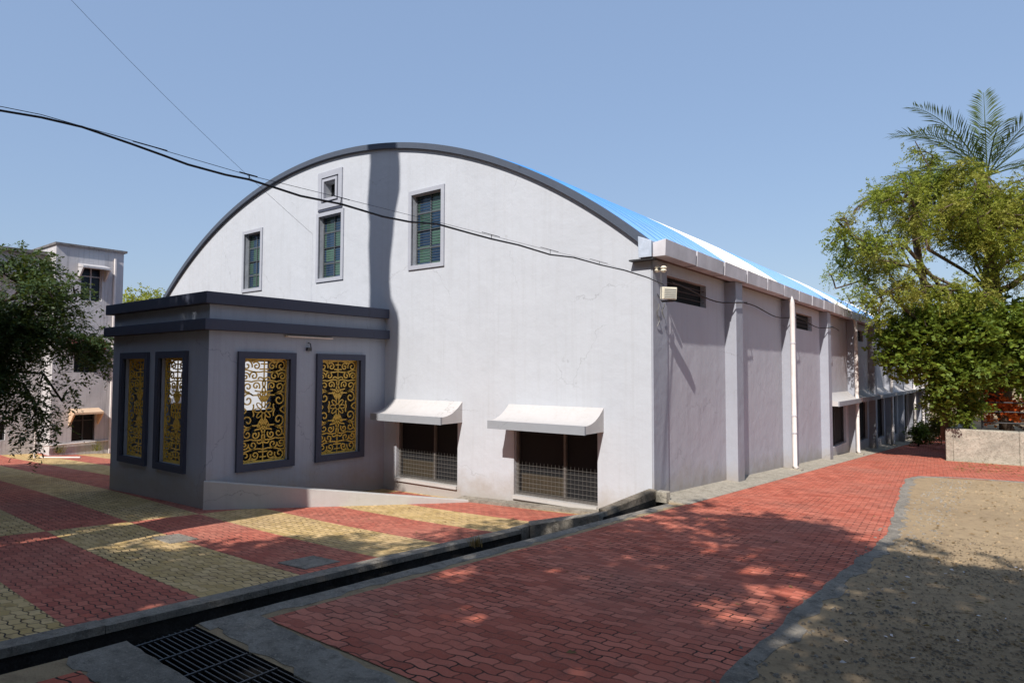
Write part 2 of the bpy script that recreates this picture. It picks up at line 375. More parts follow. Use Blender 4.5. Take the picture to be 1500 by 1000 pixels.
# courtyard kerb with the jog toward the hall corner
m = MB()
def kerb_seg(p, q, w, h):
    (x0, y0), (x1, y1) = p, q; dx, dy = x1-x0, y1-y0; L_ = math.hypot(dx, dy); nx, ny = -dy/L_*w, dx/L_*w
    P = [(x0, y0), (x1, y1), (x1+nx, y1+ny), (x0+nx, y0+ny)]
    zz = [ground_z(*p), ground_z(*q), ground_z(*q), ground_z(*p)]
    m.hexa([(x, y, z-.045) for (x, y), z in zip(P, zz)], [(x, y, z+h) for (x, y), z in zip(P, zz)])
yy = [-16, -12, -10, -8, -6.5, -5, -3.5, -2.2]
for a, b in zip(yy[:-1], yy[1:]): kerb_seg((-1.13, a), (-1.13, b-.006), .19, .022+random.uniform(-.006, .006))
m.hexa([(-1.13, -2.2, -.7), (-1.13, -2.0, -.7), (-1.35, -1.75, -.7), (-1.35, -2.2, -.7)], [(-1.13, -2.2, ground_z(-1.13, -2.2)+.035), (-1.13, -2.0, ground_z(-1.13, -2)+.05), (-1.35, -1.75, ground_z(-1.35, -1.75)+.04), (-1.35, -2.2, ground_z(-1.35, -2.2)+.03)])
m.hexa([(-1.12, -2.0, -.9), (.098, -1.98, -.9), (.098, -1.72, -.9), (-1.34, -1.74, -.9)], [(-1.12, -2.0, -.27), (.098, -1.98, .06), (.098, -1.72, .07), (-1.34, -1.74, -.28)])
m.build('courtyard_kerb', M['conc'])['kind'] = 'structure'

# ------------------------------------------------------------ HALL
R, AX = 14.15, -9.2; ZC = 7.72-R
def arc_z(x, r=R): return ZC+math.sqrt(max(0, r*r-(x-AX)**2))
HL = 45.0
hall = empty('sports_hall', (-9.2, 20, -.6), 'large pale grey hall with a barrel vaulted blue and white sheet roof', 'building')
def strip_wall(m, brk, zb, topf, openings, P, dp):
    """P(u,z,d) -> point; openings (u0,u1,z0,z1); dp reveal depth"""
    brk = sorted(set(brk+[o[0] for o in openings]+[o[1] for o in openings]))
    for a, b in zip(brk[:-1], brk[1:]):
        c = .5*(a+b); ops = sorted([o for o in openings if o[0] < c < o[1]], key=lambda o: o[2])
        lo = (zb, zb)
        for o in ops:
            m.quad(P(a, lo[0], 0), P(b, lo[1], 0), P(b, o[2], 0), P(a, o[2], 0)); lo = (o[3], o[3])
        m.quad(P(a, lo[0], 0), P(b, lo[1], 0), P(b, topf(b), 0), P(a, topf(a), 0))
    for u0, u1, z0, z1 in openings:
        for (ua, za), (ub, zb2) in (((u0, z0), (u1, z0)), ((u1, z0), (u1, z1)), ((u1, z1), (u0, z1)), ((u0, z1), (u0, z0))):
            m.quad(P(ua, za, 0), P(ub, zb2, 0), P(ub, zb2, dp), P(ua, za, dp))
WIN = [(-13.09, -12.22, 4.54, 6.17), (-9.46, -8.52, 4.54, 6.17), (-5.95, -5.01, 4.54, 6.17)]
VENT = (-9.24, -8.80, 6.63, 7.05)
LOW = [(-6.40, -4.49, -.30, 1.30), (-2.98, -1.07, -.30, 1.30)]
m = MB()
brk = list(np.linspace(-18.4, 0, 60))
strip_wall(m, brk, -1.6, lambda x: arc_z(x)-.06, WIN+[VENT]+LOW, lambda u, z, d: (u, d, z), .22)
fac = m.build('front_wall', M['facade'], hall)
SIDEOP = [(.63, 2.54, 3.43, 3.88), (9.45, 11.28, 3.40, 3.86), (18.5, 19.9, 3.40, 3.84), (27.0, 28.4, 3.4, 3.84), (36, 37.4, 3.4, 3.84)]
PIL = [3.6+4.33*k for k in range(10)]
sw = []
for k in range(2, 9): c = PIL[k]+.45+1.95; sw.append((c-1.5, c+1.5, hp(c)+.38, 1.10))
m = MB(); strip_wall(m, list(np.arange(0, HL+.1, 1.5)), -3.2, lambda y: 4.30, SIDEOP+sw, lambda u, z, d: (-d, u, z), .2)
m.quad((-18.4, 0, -3), (-18.4, HL, -3), (-18.4, HL, 4.3), (-18.4, 0, 4.3)); m.quad((-18.4, HL, -3), (0, HL, -3), (0, HL, 4.3), (-18.4, HL, 4.3))
xs = np.linspace(-18.4, 0, 25)
for a, b in zip(xs[:-1], xs[1:]): m.quad((a, HL, 4.3), (b, HL, 4.3), (b, HL, max(4.3, arc_z(b)-.06)), (a, HL, max(4.3, arc_z(a)-.06)))
m.quad((-18.4, 0, -1.55), (0, 0, -1.55), (0, HL, -3.15), (-18.4, HL, -3.15))
m.build('side_wall', M['side'], hall)
# near-black sheets behind the high openings and the lower windows paint the unlit interior
# roof, corrugated across the arc
m = MB(); prof = []
y = 0.02
while y < HL+.3:
    prof += [(y, 0), (y+.30, 0), (y+.325, .06), (y+.40, .06), (y+.425, 0)]; y += .46
ang0 = math.asin((.09-AX)/(R+.03)); A = np.linspace(-ang0, ang0, 41)
for y, h in prof:
    for a in A: m.v.append((AX+(R+.03+h)*math.sin(a), y, ZC+(R+.03+h)*math.cos(a)))
n = len(A)
for i in range(len(prof)-1):
    for j in range(n-1): m.f.append((i*n+j, i*n+j+1, (i+1)*n+j+1, (i+1)*n+j))
m.build('roof', M['roof'], hall)
# dark arch rim on the gable
m = MB(); B = np.linspace(-math.asin(9.05/R), math.asin(9.12/R), 72); ro, ri = R+.055, R-.075
for a in B:
    s_, c_ = math.sin(a), math.cos(a)
    for r, yy_ in ((ri, -.09), (ro, -.09), (ro, .10), (ri, .10)): m.v.append((AX+r*s_, yy_, ZC+r*c_))
for i in range(len(B)-1):
    for k in range(4): m.f.append((i*4+k, i*4+(k+1) % 4, (i+1)*4+(k+1) % 4, (i+1)*4+k))
m.f += [(3, 2, 1, 0), tuple((len(B)-1)*4+k for k in range(4))]
m.build('arch_rim', M['rim'], hall)
# gutter fascia: sheet metal boxes with dark joints
m = MB(); y = -.17
while y < HL:
    w = random.choice([1.45, 1.45, 1.4, 1.5]); e = random.uniform(-.012, .012); b = min(y+w, HL)
    x0, x1 = .12, .335+e
    m.hexa([(x0, y, 4.085), (x1, y, 4.075+e), (x1, b-.075, 4.085), (x0, b-.075, 4.085)], [(x0, y, 4.33), (x1+.015, y, 4.36+e), (x1+.015, b-.075, 4.355), (x0, b-.075, 4.33)]); y = b
m.build('gutter', M['gutter'], hall, bevel=.006)
MB().box((.125, -.12, 4.10), (.25, HL, 4.30)).build('gutter_liner', M['dark'], hall)
m = MB(); m.box((-.01, -.14, 4.10), (.11, HL, 4.16)); m.build('eave_soffit', flat('soffit_wood', (.12, .075, .06), .8), hall)
m = MB(); m.hexa([(-.14, -.19, 4.09), (.10, -.19, 4.09), (.10, -.03, 4.09), (-.14, -.03, 4.09)], [(-.15, -.19, 4.47), (.10, -.19, 4.37), (.10, -.03, 4.37), (-.15, -.03, 4.47)])
m.build('eave_end_cap', flat('pale_blue_sheet', (.42, .47, .55), .5), hall, bevel=.008)
m = MB(); m.box((-.34, -.16, 4.052), (.12, -.0, 4.078)); m.build('eave_end_tray', M['iron'], hall)
# pilasters
m = MB(); m.box((-.02, 3.6, -3.0), (.25, 4.03, 4.08)); P0 = m.build('pilaster', M['trim'], hall, bevel=.012)
for k in range(1, 10): dup_part(P0, (0, 4.33*k, 0))
m = MB(); m.box((-.02, .012, -.6), (.03, .6, 4.08)); m.build('corner_pilaster', M['trim'], hall, bevel=.006)
# upper windows
def upper_window(w, name):
    x0, x1, z0, z1 = w; fw_ = .095; m = MB(); o = .035
    for a, b in (((x0-fw_, z0-fw_), (x1+fw_, z0)), ((x0-fw_, z1), (x1+fw_, z1+fw_)), ((x0-fw_, z0), (x0, z1)), ((x1, z0), (x1+fw_, z1))):
        m.box((a[0], -o, a[1]), (b[0], .02, b[1]))
    f = m.build(name, M['frame'], hall)
    m = MB(); m.quad((x0, .16, z0), (x1, .16, z0), (x1, .16, z1), (x0, .16, z1)); m.build('pane', M['glass'], f)
    m = MB()
    for k in range(1, 4): z = z0+(z1-z0)*k/4; m.box((x0, .135, z-.012), (x1, .155, z+.012))
    xm = (x0+x1)/2; m.box((xm-.012, .13, z0), (xm+.012, .152, z1))
    m.box((x0, .12, z0), (x0+.035, .158, z1)); m.box((x1-.035, .12, z0), (x1, .158, z1))
    for k in range(1, 26): z = z0+(z1-z0)*k/26; m.box((x0+.04, .118, z-.003), (x1-.04, .128, z+.003))
    m.build('glazing_bar', flat('lead_bar', (.10, .11, .12), .5), f)
    return f
for w in WIN: upper_window(w, 'stained_window')
x0, x1, z0, z1 = VENT; m = MB()
def ring(m, X0, X1, Z0, Z1, t_, ya, yb):
    m.box((X0, ya, Z0), (X1, yb, Z0+t_)); m.box((X0, ya, Z1-t_), (X1, yb, Z1)); m.box((X0, ya, Z0+t_), (X0+t_, yb, Z1-t_)); m.box((X1-t_, ya, Z0+t_), (X1, yb, Z1-t_))
ring(m, -9.50, -8.50, 6.36, 7.33, .15, -.04, .02)
vf = m.build('vent_window', M['frame'], hall)
m = MB(); ring(m, -9.345, -8.655, 6.515, 7.175, .035, -.012, .02); m.build('groove', M['navy'], vf)
m = MB(); ring(m, -9.308, -8.692, 6.552, 7.138, .07, -.05, .02); m.build('inner_frame', M['frame'], vf)
m = MB(); m.quad((x0, .2, z0), (x1, .2, z0), (x1, .2, z1), (x0, .2, z1)); m.build('pane', M['dglass'], vf)
m = MB(); m.box((-9.5, -.03, 6.30), (-8.5, .02, 6.345)); m.build('vent_sill', M['navy'], vf)
# lower windows with wire grilles
def lower_window(w):
    x0, x1, z0, z1 = w; m = MB(); t_ = .05
    m.box((x0, .09, z0), (x0+t_, .15, z1)); m.box((x1-t_, .09, z0), (x1, .15, z1)); m.box((x0+t_, .09, z0), (x1-t_, .15, z0+t_)); xm = x0+.60*(x1-x0); m.box((xm-.022, .085, z0+t_), (xm+.022, .15, z1))
    f = m.build('barred_window', flat('window_steel', (.11, .10, .09), .6), hall)
    m = MB(); m.quad((x0, .17, z0), (x1, .17, z0), (x1, .17, z1), (x0, .17, z1)); m.build('pane', M['void'], f)
    m = MB(); m.box((x0+.1, .13, z0+.06), (xm-.05, .165, z0+.42)); m.build('lower_panel', M['brown'], f)
    m = MB()
    for k in range(1, 8): z = z0+.085*k; m.tube([(x0, .05, z+random.uniform(-.01, .01)), (.5*(x0+x1), .045, z), (x1, .05, z+random.uniform(-.01, .01))], .0035, 4)
    n = int((x1-x0)/.085)
    for k in range(1, n): x = x0+(x1-x0)*k/n; m.tube([(x, .055, z0), (x, .055, z0+.66)], .0022, 4)
    m.build('wire_grille', M['wire'], f)
    m = MB(); m.box((x0-.0, -.05, z0-.07), (x1, .1, z0-.003)); m.build('sill', M['white'], f)
for w in LOW: lower_window(w)
def awning_mesh(L_, D, zw, zt, zb, name, off, yax=False):
    """curved hood; runs along local u 0..L_, projects D"""
    prof = [(0, zb)]; K = 9
    prof = [(0.0, zb), (D, zb-.005), (D, zt)]
    for i in range(1, K+1):
        q = i/K; prof.append((D*(1-q)*1.0, zt+(zw-zt)*(q**2.3)))
    m = MB(); n = len(prof)
    for u in (0, L_):
        for d, z in prof: m.v.append((off[0]+d, off[1]+u, z) if yax else (off[0]+u, off[1]-d, z))
    for i in range(n): m.f.append((i, (i+1) % n, n+(i+1) % n, n+i))
    m.f += [tuple(reversed(range(n))), tuple(range(n, 2*n))]
    o = m.build(name, M['awning'], hall)
    m2 = MB(); e = .004
    a0, a1 = 0-e, L_+e
    if yax: m2.box((off[0]+D-.03, off[1]+a0, zb-.012), (off[0]+D+.006, off[1]+a1, zt+.003))
    else: m2.box((off[0]+a0, off[1]-D-.006, zb-.012), (off[0]+a1, off[1]-D+.03, zt+.003))
    m2.build('edge_band', M['awnedge'], o)
    return o
awning_mesh(2.17, .66, 1.49, 1.19, 1.05, 'awning', (-6.53, .0))
awning_mesh(2.17, .66, 1.48, 1.19, 1.05, 'awning', (-3.11, .0))
A0 = awning_mesh(3.86, .45, 1.45, 1.19, 1.05, 'side_awning', (0, PIL[2]+.45), True)
for k in range(1, 7): dup_part(A0, (0, 4.33*k, 0))
# side vents and side windows
for (a, b, c, d) in SIDEOP:
    m = MB(); m.quad((-.12, a, c), (-.12, b, c), (-.12, b, d), (-.12, a, d)); o = m.build('side_vent_unlit_sheet', M['void'], hall)
    m = MB()
    for k in range(1, 4): m.tube([(-.05, a, c+(d-c)*k/4), (-.05, b, c+(d-c)*k/4)], .008, 4)
    m.build('vent_bar', M['iron'], o)
for (a, b, c, d) in sw:
    m = MB(); m.quad((-.15, a, c), (-.15, b, c), (-.15, b, d), (-.15, a, d)); o = m.build('side_window_unlit_sheet', M['void'], hall)
    m = MB()
    m.box((-.13, a, c), (-.09, a+.05, d)); m.box((-.13, b-.05, c), (-.09, b, d)); m.box((-.128, a+.05, c), (-.092, b-.05, c+.05)); m.box((-.128, a+.05, d-.05), (-.092, b-.05, d)); m.box((-.126, (a+b)/2-.02, c+.05), (-.094, (a+b)/2+.02, d-.05))
    m.build('window_frame', M['iron'], o)
# downpipes
def downpipe(y, mat, r=.065):
    m = MB(); m.tube([(.27, y, 4.15), (.33, y, 4.0), (.34, y, 3.85), (.34, y, hp(y)+.14), (.40, y-.02, hp(y)+.07)], r, 10)
    o = m.build('downpipe', mat, hall, smooth=True)
    for z in (1.0, .55, 2.9):
        MB().tube([(.34, y, z-.02), (.34, y, z+.02)], r+.008, 10).build('pipe_clamp', M['gutter'], o)
    m = MB(); m.box((.26, y-.15, hp(y)-.1), (.52, y+.15, hp(y)+.07)); m.build('pipe_foot', M['concl'], o)
for k, y in enumerate((7.72, 16.35, 24.95, 33.6, 37.9, 41)): downpipe(y, M['pipe'])

# ------------------------------------------------------------ ledge, low wall, drain head wall
m = MB()
for a, b in ((-4.3, -3), (-3, -1.6), (-1.6, -.09)):
    m.hexa([(a, -.22, -1), (b, -.22, -1), (b, 0, -1), (a, 0, -1)], [(a, -.22, hc(a, 0)+.07), (b, -.22, hc(b, 0)+.07), (b, 0, hc(b, 0)+.09), (a, 0, hc(a, 0)+.09)])
m.build('wall_ledge', M['conc'], hall)
lw = MB(); A_, B_ = Vector((-6.80, -4.30)), Vector((-3.95, -.24)); d = (B_-A_).normalized(); nrm = Vector((-d.y, d.x))*.14
q = [A_, B_, B_+nrm, A_+nrm]; zt = [.12, -.50, -.50, .12]
lw.hexa([(p.x, p.y, -1.1) for p in q], [(p.x, p.y, z) for p, z in zip(q, zt)])
o = lw.build('low_wall', M['white'], bevel=.01); tag(o, 'low sloping white wall between the porch corner and the hall front', 'wall')
m = MB(); m.hexa([(-.06, -1.715, -1), (.097, -1.715, -1), (.097, -.005, -1), (-.06, -.005, -1)], [(-.06, -1.715, .085), (.097, -1.715, .08), (.097, -.005, .14), (-.06, -.005, .145)])
o = m.build('drain_wall', concrete('stained_concrete', (.30, .25, .19), (.03, .027, .022), .85), bevel=.012); tag(o, 'stained stub wall beside the drain at the hall corner', 'wall')
m = MB(); m.box((.10, -.10, -.9), (.30, .06, .13)); o = m.build('concrete_post', M['concl'], bevel=.012); tag(o, 'short pale concrete post closing the drain at the hall corner', 'post')

# ------------------------------------------------------------ PORCH
PX0, PX1, PY = -11.04, -6.82, -4.25
porch = empty('entrance_porch', ((PX0+PX1)/2, PY/2, -.5), 'flat roofed grey entrance porch with dark navy cornices and gold screens', 'porch')
PR = [(-3.56, -2.56, .33, 2.37), (-1.79, -.76, .33, 2.37)]
PF = [(-10.42, -9.35, .30, 2.38), (-8.72, -7.70, .30, 2.38)]
m = MB()
strip_wall(m, [PY, 0], -1.3, lambda y: 3.4, PR, lambda u, z, d: (PX1-d, u, z), .18)
strip_wall(m, [PX0, PX1], -1.3, lambda x: 3.4, PF, lambda u, z, d: (u, PY+d, z), .18)
LD = [(-3.1, -2.2, 1.35, 2.38), (-1.45, -.45, 1.1, 2.38)]
strip_wall(m, [PY, 0], -1.3, lambda y: 3.4, LD, lambda u, z, d: (PX0+d, u, z), .18)
strip_wall(m, [PY+.19, 0], -1.3, lambda y: 3.4, PR, lambda u, z, d: (PX1-.19+d*0, u, z), .0)
strip_wall(m, [PX0+.19, PX1-.19], -1.3, lambda x: 3.4, PF, lambda u, z, d: (u, PY+.19, z), .0)
m.build('wall', M['porch'], porch)
m = MB(); m.box((PX0+.1, PY+.1, 2.95), (PX1-.1, -.01, 3.2)); m.build('ceiling_slab', flat('slab', (.25, .24, .23), .9), porch); MB().box((PX0+.2, PY+.2, -.35), (PX1-.2, -.01, -.12)).build('floor_slab', M['conc'], porch)
def cornice(z0, z1, pr, name):
    m = MB(); m.box((PX0-pr, PY-pr, z0), (PX1+pr, -.002, z1)); return m.build(name, M['navy'], porch, bevel=.012)
cornice(2.88, 3.085, .16, 'cornice'); cornice(3.365, 3.585, .14, 'cornice')
# scrollwork screen
def ribbon(m, pts, w, y0, y1):
    n0 = len(m.v); N = len(pts)
    for i, (x, z) in enumerate(pts):
        a = pts[max(i-1, 0)]; b = pts[min(i+1, N-1)]; dx, dz = b[0]-a[0], b[1]-a[1]; q = math.hypot(dx, dz) or 1; nx, nz = -dz/q*w/2, dx/q*w/2
        m.v += [(x+nx, y0, z+nz), (x-nx, y0, z-nz), (x-nx, y1, z-nz), (x+nx, y1, z+nz)]
    for i in range(N-1):
        for k in range(4): m.f.append((n0+i*4+k, n0+i*4+(k+1) % 4, n0+(i+1)*4+(k+1) % 4, n0+(i+1)*4+k))
    m.f += [(n0+3, n0+2, n0+1, n0), tuple(n0+(N-1)*4+k for k in range(4))]
def spiral(cx, cz, r, turns, a0, sgn, tail=None, n=26):
    p = []
    for i in range(n):
        q = i/(n-1); rr = r*(1-q*.86); a = a0+sgn*turns*2*math.pi*q; p.append((cx+rr*math.cos(a), cz+rr*math.sin(a)))
    return ([tail]+p) if tail else p
def bez(p0, p1, p2, n=10): return [((1-t_)**2*p0[0]+2*t_*(1-t_)*p1[0]+t_*t_*p2[0], (1-t_)**2*p0[1]+2*t_*(1-t_)*p1[1]+t_*t_*p2[1]) for t_ in [i/n for i in range(n+1)]]
def petal(cx, cz, ang, l, w):
    o = []
    for i in range(13):
        q = 2*math.pi*i/12; u = l*.5*(1-math.cos(q)); v = w*math.sin(q)*.5*(1.0 if i else 1)
        o.append((cx+(u+.05)*math.cos(ang)-v*math.sin(ang), cz+(u+.05)*math.sin(ang)+v*math.cos(ang)))
    return o
def screen_pts():
    Q = []
    Q += [spiral(.335, .20, .135, 1.35, math.pi*.75, -1), spiral(.34, .45, .10, 1.3, -math.pi*.6, 1), spiral(.17, .47, .085, 1.25, math.pi*1.2, -1)]
    Q += [spiral(.40, .655, .085, 1.3, math.pi*.9, -1), spiral(.22, .665, .095, 1.3, -math.pi*.1, 1), spiral(.37, .865, .115, 1.35, math.pi*1.1, -1), spiral(.17, .86, .085, 1.3, math.pi*.2, 1)]
    Q += [bez((.0, .26), (.10, .30), (.24, .29)), bez((.24, .29), (.30, .36), (.44, .345)), bez((.0, .36), (.15, .36), (.19, .385)), bez((.0, .56), (.12, .60), (.27, .55)), bez((.27, .55), (.36, .58), (.50, .56))]
    Q += [bez((.0, .76), (.12, .72), (.30, .76)), bez((.30, .76), (.40, .80), (.5, .77)), bez((0, .60), (.10, .68), (.13, .60)), bez((0, .98), (.14, .98), (.26, .94)), bez((.26, .94), (.35, 1.0), (.5, .98)), bez((.5, .08), (.40, .06), (.37, .0)), bez((.22, .12), (.20, .05), (.24, .0)), bez((.0, .44), (.06, .52), (.0, .60)), bez((.5, .30), (.46, .33), (.5, .38)), bez((.5, .54), (.44, .50), (.44, .46))]
    Q += [[(.0, .80), (.10, .80)], [(.0, .90), (.07, .90)], bez((0, .30), (.07, .38), (0, .46)), bez((.0, .20), (.09, .30), (.07, .20))]
    return Q
def screen(W_, H_):
    m = MB(); s = W_
    for sx in (1, -1):
        for sz in (1, -1):
            for p in screen_pts(): ribbon(m, [(x*sx*W_, z*sz*H_*.5) for x, z in p], .026, -.008, .008)
    for k in range(8): ribbon(m, [(x*W_, z*W_) for x, z in petal(0, 0, k*math.pi/4+.0, .15, .075)], .016, -.010, .010)
    for k in range(-2, 3):
        for sg in (1, -1): ribbon(m, [(x*W_, z*W_) for x, z in petal(0, sg*.12, sg*(math.pi/2+k*.26), .20, .05)], .014, -.0095, .0095)
    ribbon(m, [(0, .60*H_*.5), (0, H_*.5)], .02, -.009, .009); ribbon(m, [(0, -.60*H_*.5), (0, -H_*.5)], .02, -.009, .009)
    for a, b in (((-W_/2, -H_/2), (W_/2, -H_/2)), ((-W_/2, H_/2), (W_/2, H_/2)), ((-W_/2, -H_/2), (-W_/2, H_/2)), ((W_/2, -H_/2), (W_/2, H_/2))):
        ribbon(m, [a, b], .05, -.012, .012)
    return m
SM = screen(1.0, 2.04)
def porch_window(op, side):
    u0, u1, z0, z1 = op; m = MB(); fwd = .13; pr = .06
    for a, b in (((u0-fwd, z0-fwd), (u1+fwd, z0)), ((u0-fwd, z1), (u1+fwd, z1+fwd)), ((u0-fwd, z0), (u0, z1)), ((u1, z0), (u1+fwd, z1))):
        if side: m.box((PX1-.02, a[0], a[1]), (PX1+pr, b[0], b[1]))
        else: m.box((a[0], PY-pr, a[1]), (b[0], PY+.02, b[1]))
    f = m.build('screen_window', M['navy'], porch)
    s = MB(); c = ((u0+u1)/2, (z0+z1)/2); kx = (u1-u0)/1.0
    s.f = list(SM.f)
    s.v = [(PX1-.10-y_, c[0]+x_*kx, c[1]+z_) if side else (c[0]+x_*kx, PY+.10+y_, c[1]+z_) for x_, y_, z_ in SM.v]
    s.build('scroll_screen', M['gold'], f)
    return f
for w in PR: porch_window(w, True)
for w in PF: porch_window(w, False)
# tube light and hook on the porch
tl = empty('tube_light', (-6.80, -2.0, 2.84), 'thin white tube light fixed under the porch cornice', 'lamp')
m = MB(); m.tube([(-6.755, -2.65, 2.835), (-6.755, -1.55, 2.835)], .018, 8); m.build('tube', M['pipe'], tl)
m = MB(); m.box((-6.818, -2.68, 2.82), (-6.776, -1.52, 2.855)); m.build('batten', M['cream'], tl)
hk = MB(); hk.tube([(-6.81, -2.12, 2.72), (-6.74, -2.12, 2.70), (-6.72, -2.12, 2.62)], .012, 6); hk.box((-6.82, -2.17, 2.55), (-6.76, -2.07, 2.62))
tag(hk.build('wall_hook', M['iron']), 'small dark wall hook between the two gold porch screens', 'hook')

# ------------------------------------------------------------ fittings at the hall corner
fl_ = empty('floodlight', (.20, .25, 3.45), 'cream square floodlight on the hall corner below the eave', 'lamp')
m = MB(); c = Vector((.30, .05, 3.47)); ax = Vector((.75, -.55, -.1)).normalized(); sx = ax.cross(Vector((0, 0, 1))).normalized(); sz = sx.cross(ax)
def obox(m, c, sx, sy, sz, a, b, d): m.hexa([c-sx*a-sy*b-sz*d, c+sx*a-sy*b-sz*d, c+sx*a+sy*b-sz*d, c-sx*a+sy*b-sz*d], [c-sx*a-sy*b+sz*d, c+sx*a-sy*b+sz*d, c+sx*a+sy*b+sz*d, c-sx*a+sy*b+sz*d])
obox(m, c, sx, ax, sz, .135, .05, .105); m.build('housing', M['cream'], fl_, bevel=.012)
m = MB(); obox(m, c+ax*.052, sx, ax, sz, .11, .004, .085); m.build('lens', flat('lamp_lens', (.6, .58, .5), .2), fl_)
m = MB()
for k in (-2, -1, 0, 1, 2): obox(m, c+ax*.058+sz*k*.032, sx, ax, sz, .105, .002, .003)
m.build('reflector_rib', M['wire'], fl_)
m = MB(); m.tube([(.02, .2, 3.50), (.15, .12, 3.34), c-sz*.13-sx*.13, c-sx*.15, ], .01, 6); m.tube([c-sz*.13-sx*.13, c-sz*.13+sx*.13], .01, 6); m.build('bracket', M['iron'], fl_)
m = MB()
for k in range(2): 
    pts = [(.06+.05*k+.016*math.sin(i*1.3+k), .15+.1*k+.02*math.cos(i*1.1), 3.32-.05*i) for i in range(9-3*k)]; m.tube(pts, .009, 5)
m.build('loose_cable', M['wire'], fl_)
ins = empty('cable_insulator', (.1, .1, 3.9), 'cream double insulator carrying the cable under the gutter end', 'insulator')
m = MB(); m.tube([(.05, .08, 3.9), (.24, -.06, 3.9)], .02, 6); m.build('arm', M['iron'], ins)
m = MB()
for q in ((.10, .05, 3.9), (.26, -.05, 3.87)): m.tube([(q[0], q[1], q[2]-.05), (q[0], q[1], q[2]-.02), (q[0], q[1], q[2]), (q[0], q[1], q[2]+.03), (q[0], q[1], q[2]+.06)], [.03, .055, .04, .06, .03], 10)
m.build('insulator_body', M['cream'], ins)
m = MB(); m.tube([(.2, -.03, 3.85), (.205, -.03, 3.58)], .006, 5); m.build('drop_wire', M['wire'], ins)
# overhead cables
def on_plane(px, p0, p1):
    d_ = ray(*px); ex, ey = p1[0]-p0[0], p1[1]-p0[1]; nx, ny = -ey, ex
    t_ = ((p0[0]-CAM[0])*nx+(p0[1]-CAM[1])*ny)/(d_[0]*nx+d_[1]*ny); return tuple(CAM+d_*t_)
pa, pb = tuple(at_depth(0, 162, 2.3))[:2], (.22, -.04)
CP = [(0, 162), (60, 172), (120, 186), (190, 210), (240, 228), (275, 241), (330, 256), (365, 263), (400, 274), (440, 287), (500, 299), (560, 317), (600, 325), (640, 328), (690, 342), (720, 350), (760, 359), (806, 373), (840, 377), (880, 388), (915, 396), (950, 407), (972, 417)]
cp = [on_plane(q, pa, pb) for q in CP]
ex = [tuple(np.array(cp[0])+(np.array(cp[0])-np.array(cp[3]))*k) for k in (6, 3, 1.2)]
cab = empty('power_cable', (-3.5, -3.6, 5), 'thick black overhead cable slung from the hall corner to upper left', 'cable')
m = MB(); m.tube(ex+cp, [.0043]*len(ex)+[.0043+.005*i/len(cp) for i in range(len(cp))], 6); m.build('cable', M['black'], cab, smooth=True)
CQ = [(0, 156), (60, 168), (190, 205), (245, 222), (365, 257), (500, 290), (660, 330), (806, 367), (878, 384), (972, 412)]
cq = [on_plane(q, pa, pb) for q in CQ]
m = MB(); m.tube([tuple(np.array(cq[0])+(np.array(cq[0])-np.array(cq[2]))*k) for k in (6, 3)]+cq, .0015, 5); m.build('messenger_wire', M['iron'], cab)
for a, b in (((365, 256), (365, 263)), ((500, 290), (499, 299)), ((720, 344), (720, 350)), ((806, 366), (806, 373)), ((878, 383), (878, 388))):
    m = MB(); A2, B2 = Vector(on_plane(a, pa, pb)), Vector(on_plane(b, pa, pb)); m.tube([A2, B2], .003, 5); m.tube([on_plane((a[0]-14, a[1]-4), pa, pb), on_plane((a[0]+12, a[1]+3), pa, pb)], .003, 5); m.build('cable_clip', M['black'], cab)
m = MB(); m.tube([on_plane((195, 207), pa, pb), on_plane((245, 221), pa, pb)], .003, 5)
m.build('cable_clip', M['black'], cab)
pole = empty('utility_pole', (ex[0][0], ex[0][1]-.12, -.3), 'round concrete utility pole holding the black cable', 'pole')
m = MB(); m.tube([(ex[0][0], ex[0][1]-.12, -.6), (ex[0][0], ex[0][1]-.12, ex[0][2]+.5)], [.14, .09], 12); m.build('shaft', M['conc'], pole)
m = MB(); m.box((ex[0][0]-.5, ex[0][1]-.08, ex[0][2]+.02), (ex[0][0]+.5, ex[0][1]+.0, ex[0][2]+.1)); m.build('crossarm', M['iron'], pole)
m = MB(); e0 = np.array([-9.75, -.01, 5.77]); e1 = np.array(at_depth(130, 0, 12.0)); e2 = e1+(e1-e0)*.75
pts = []
for i in range(15):
    q = i/14; p = e0*(1-q)+e2*q; p[2] -= .35*math.sin(math.pi*q); pts.append(tuple(p))
m.tube(pts, .0035, 5); tag(m.build('guy_wire', M['iron']), 'hair thin grey wire rising from the gable to upper left', 'wire')
m = MB(); pts = []
for i in range(40):
    y = .6+i*.36; on = any(p-.25 < y < p+.6 for p in PIL); pts.append((.29 if on else .12, y, 3.66+.07*math.cos(i*.52)-.02*i/10))
m.tube(pts, .014, 5); tag(m.build('wall_cable', M['black']), 'black cable looping along the side wall under the gutter', 'cable')

# ------------------------------------------------------------ manhole covers, grate
def plate(x0, y0, x1, y1, label):
    m = MB(); P = [(x0, y0), (x1, y0), (x1, y1), (x0, y1)]
    m.hexa([(x, y, ground_z(x, y)-.03) for x, y in P], [(x, y, ground_z(x, y)+.018) for x, y in P])
    tag(m.build('drain_cover', M['conc'], bevel=.006), label, 'drain cover', 'concrete covers in the courtyard')
plate(-2.15, -5.75, -1.6, -5.25, 'grey concrete cover in the red paving beside the drain kerb')
plate(-4.95, -6.0, -4.35, -5.6, 'pale concrete cover farther left in the light streak on the courtyard')
gr = MB(); x = .36
for k in range(26):
    x0 = .4+k*.33; gr.box((x0, -8.43, hp(-8.2)-.05), (x0+.014, -8.02, hp(-8.2)-.006))
for k in range(11): gr.box((.36, -8.42+k*.039, hp(-8.2)-.04), (8.9, -8.412+k*.039, hp(-8.2)-.012))
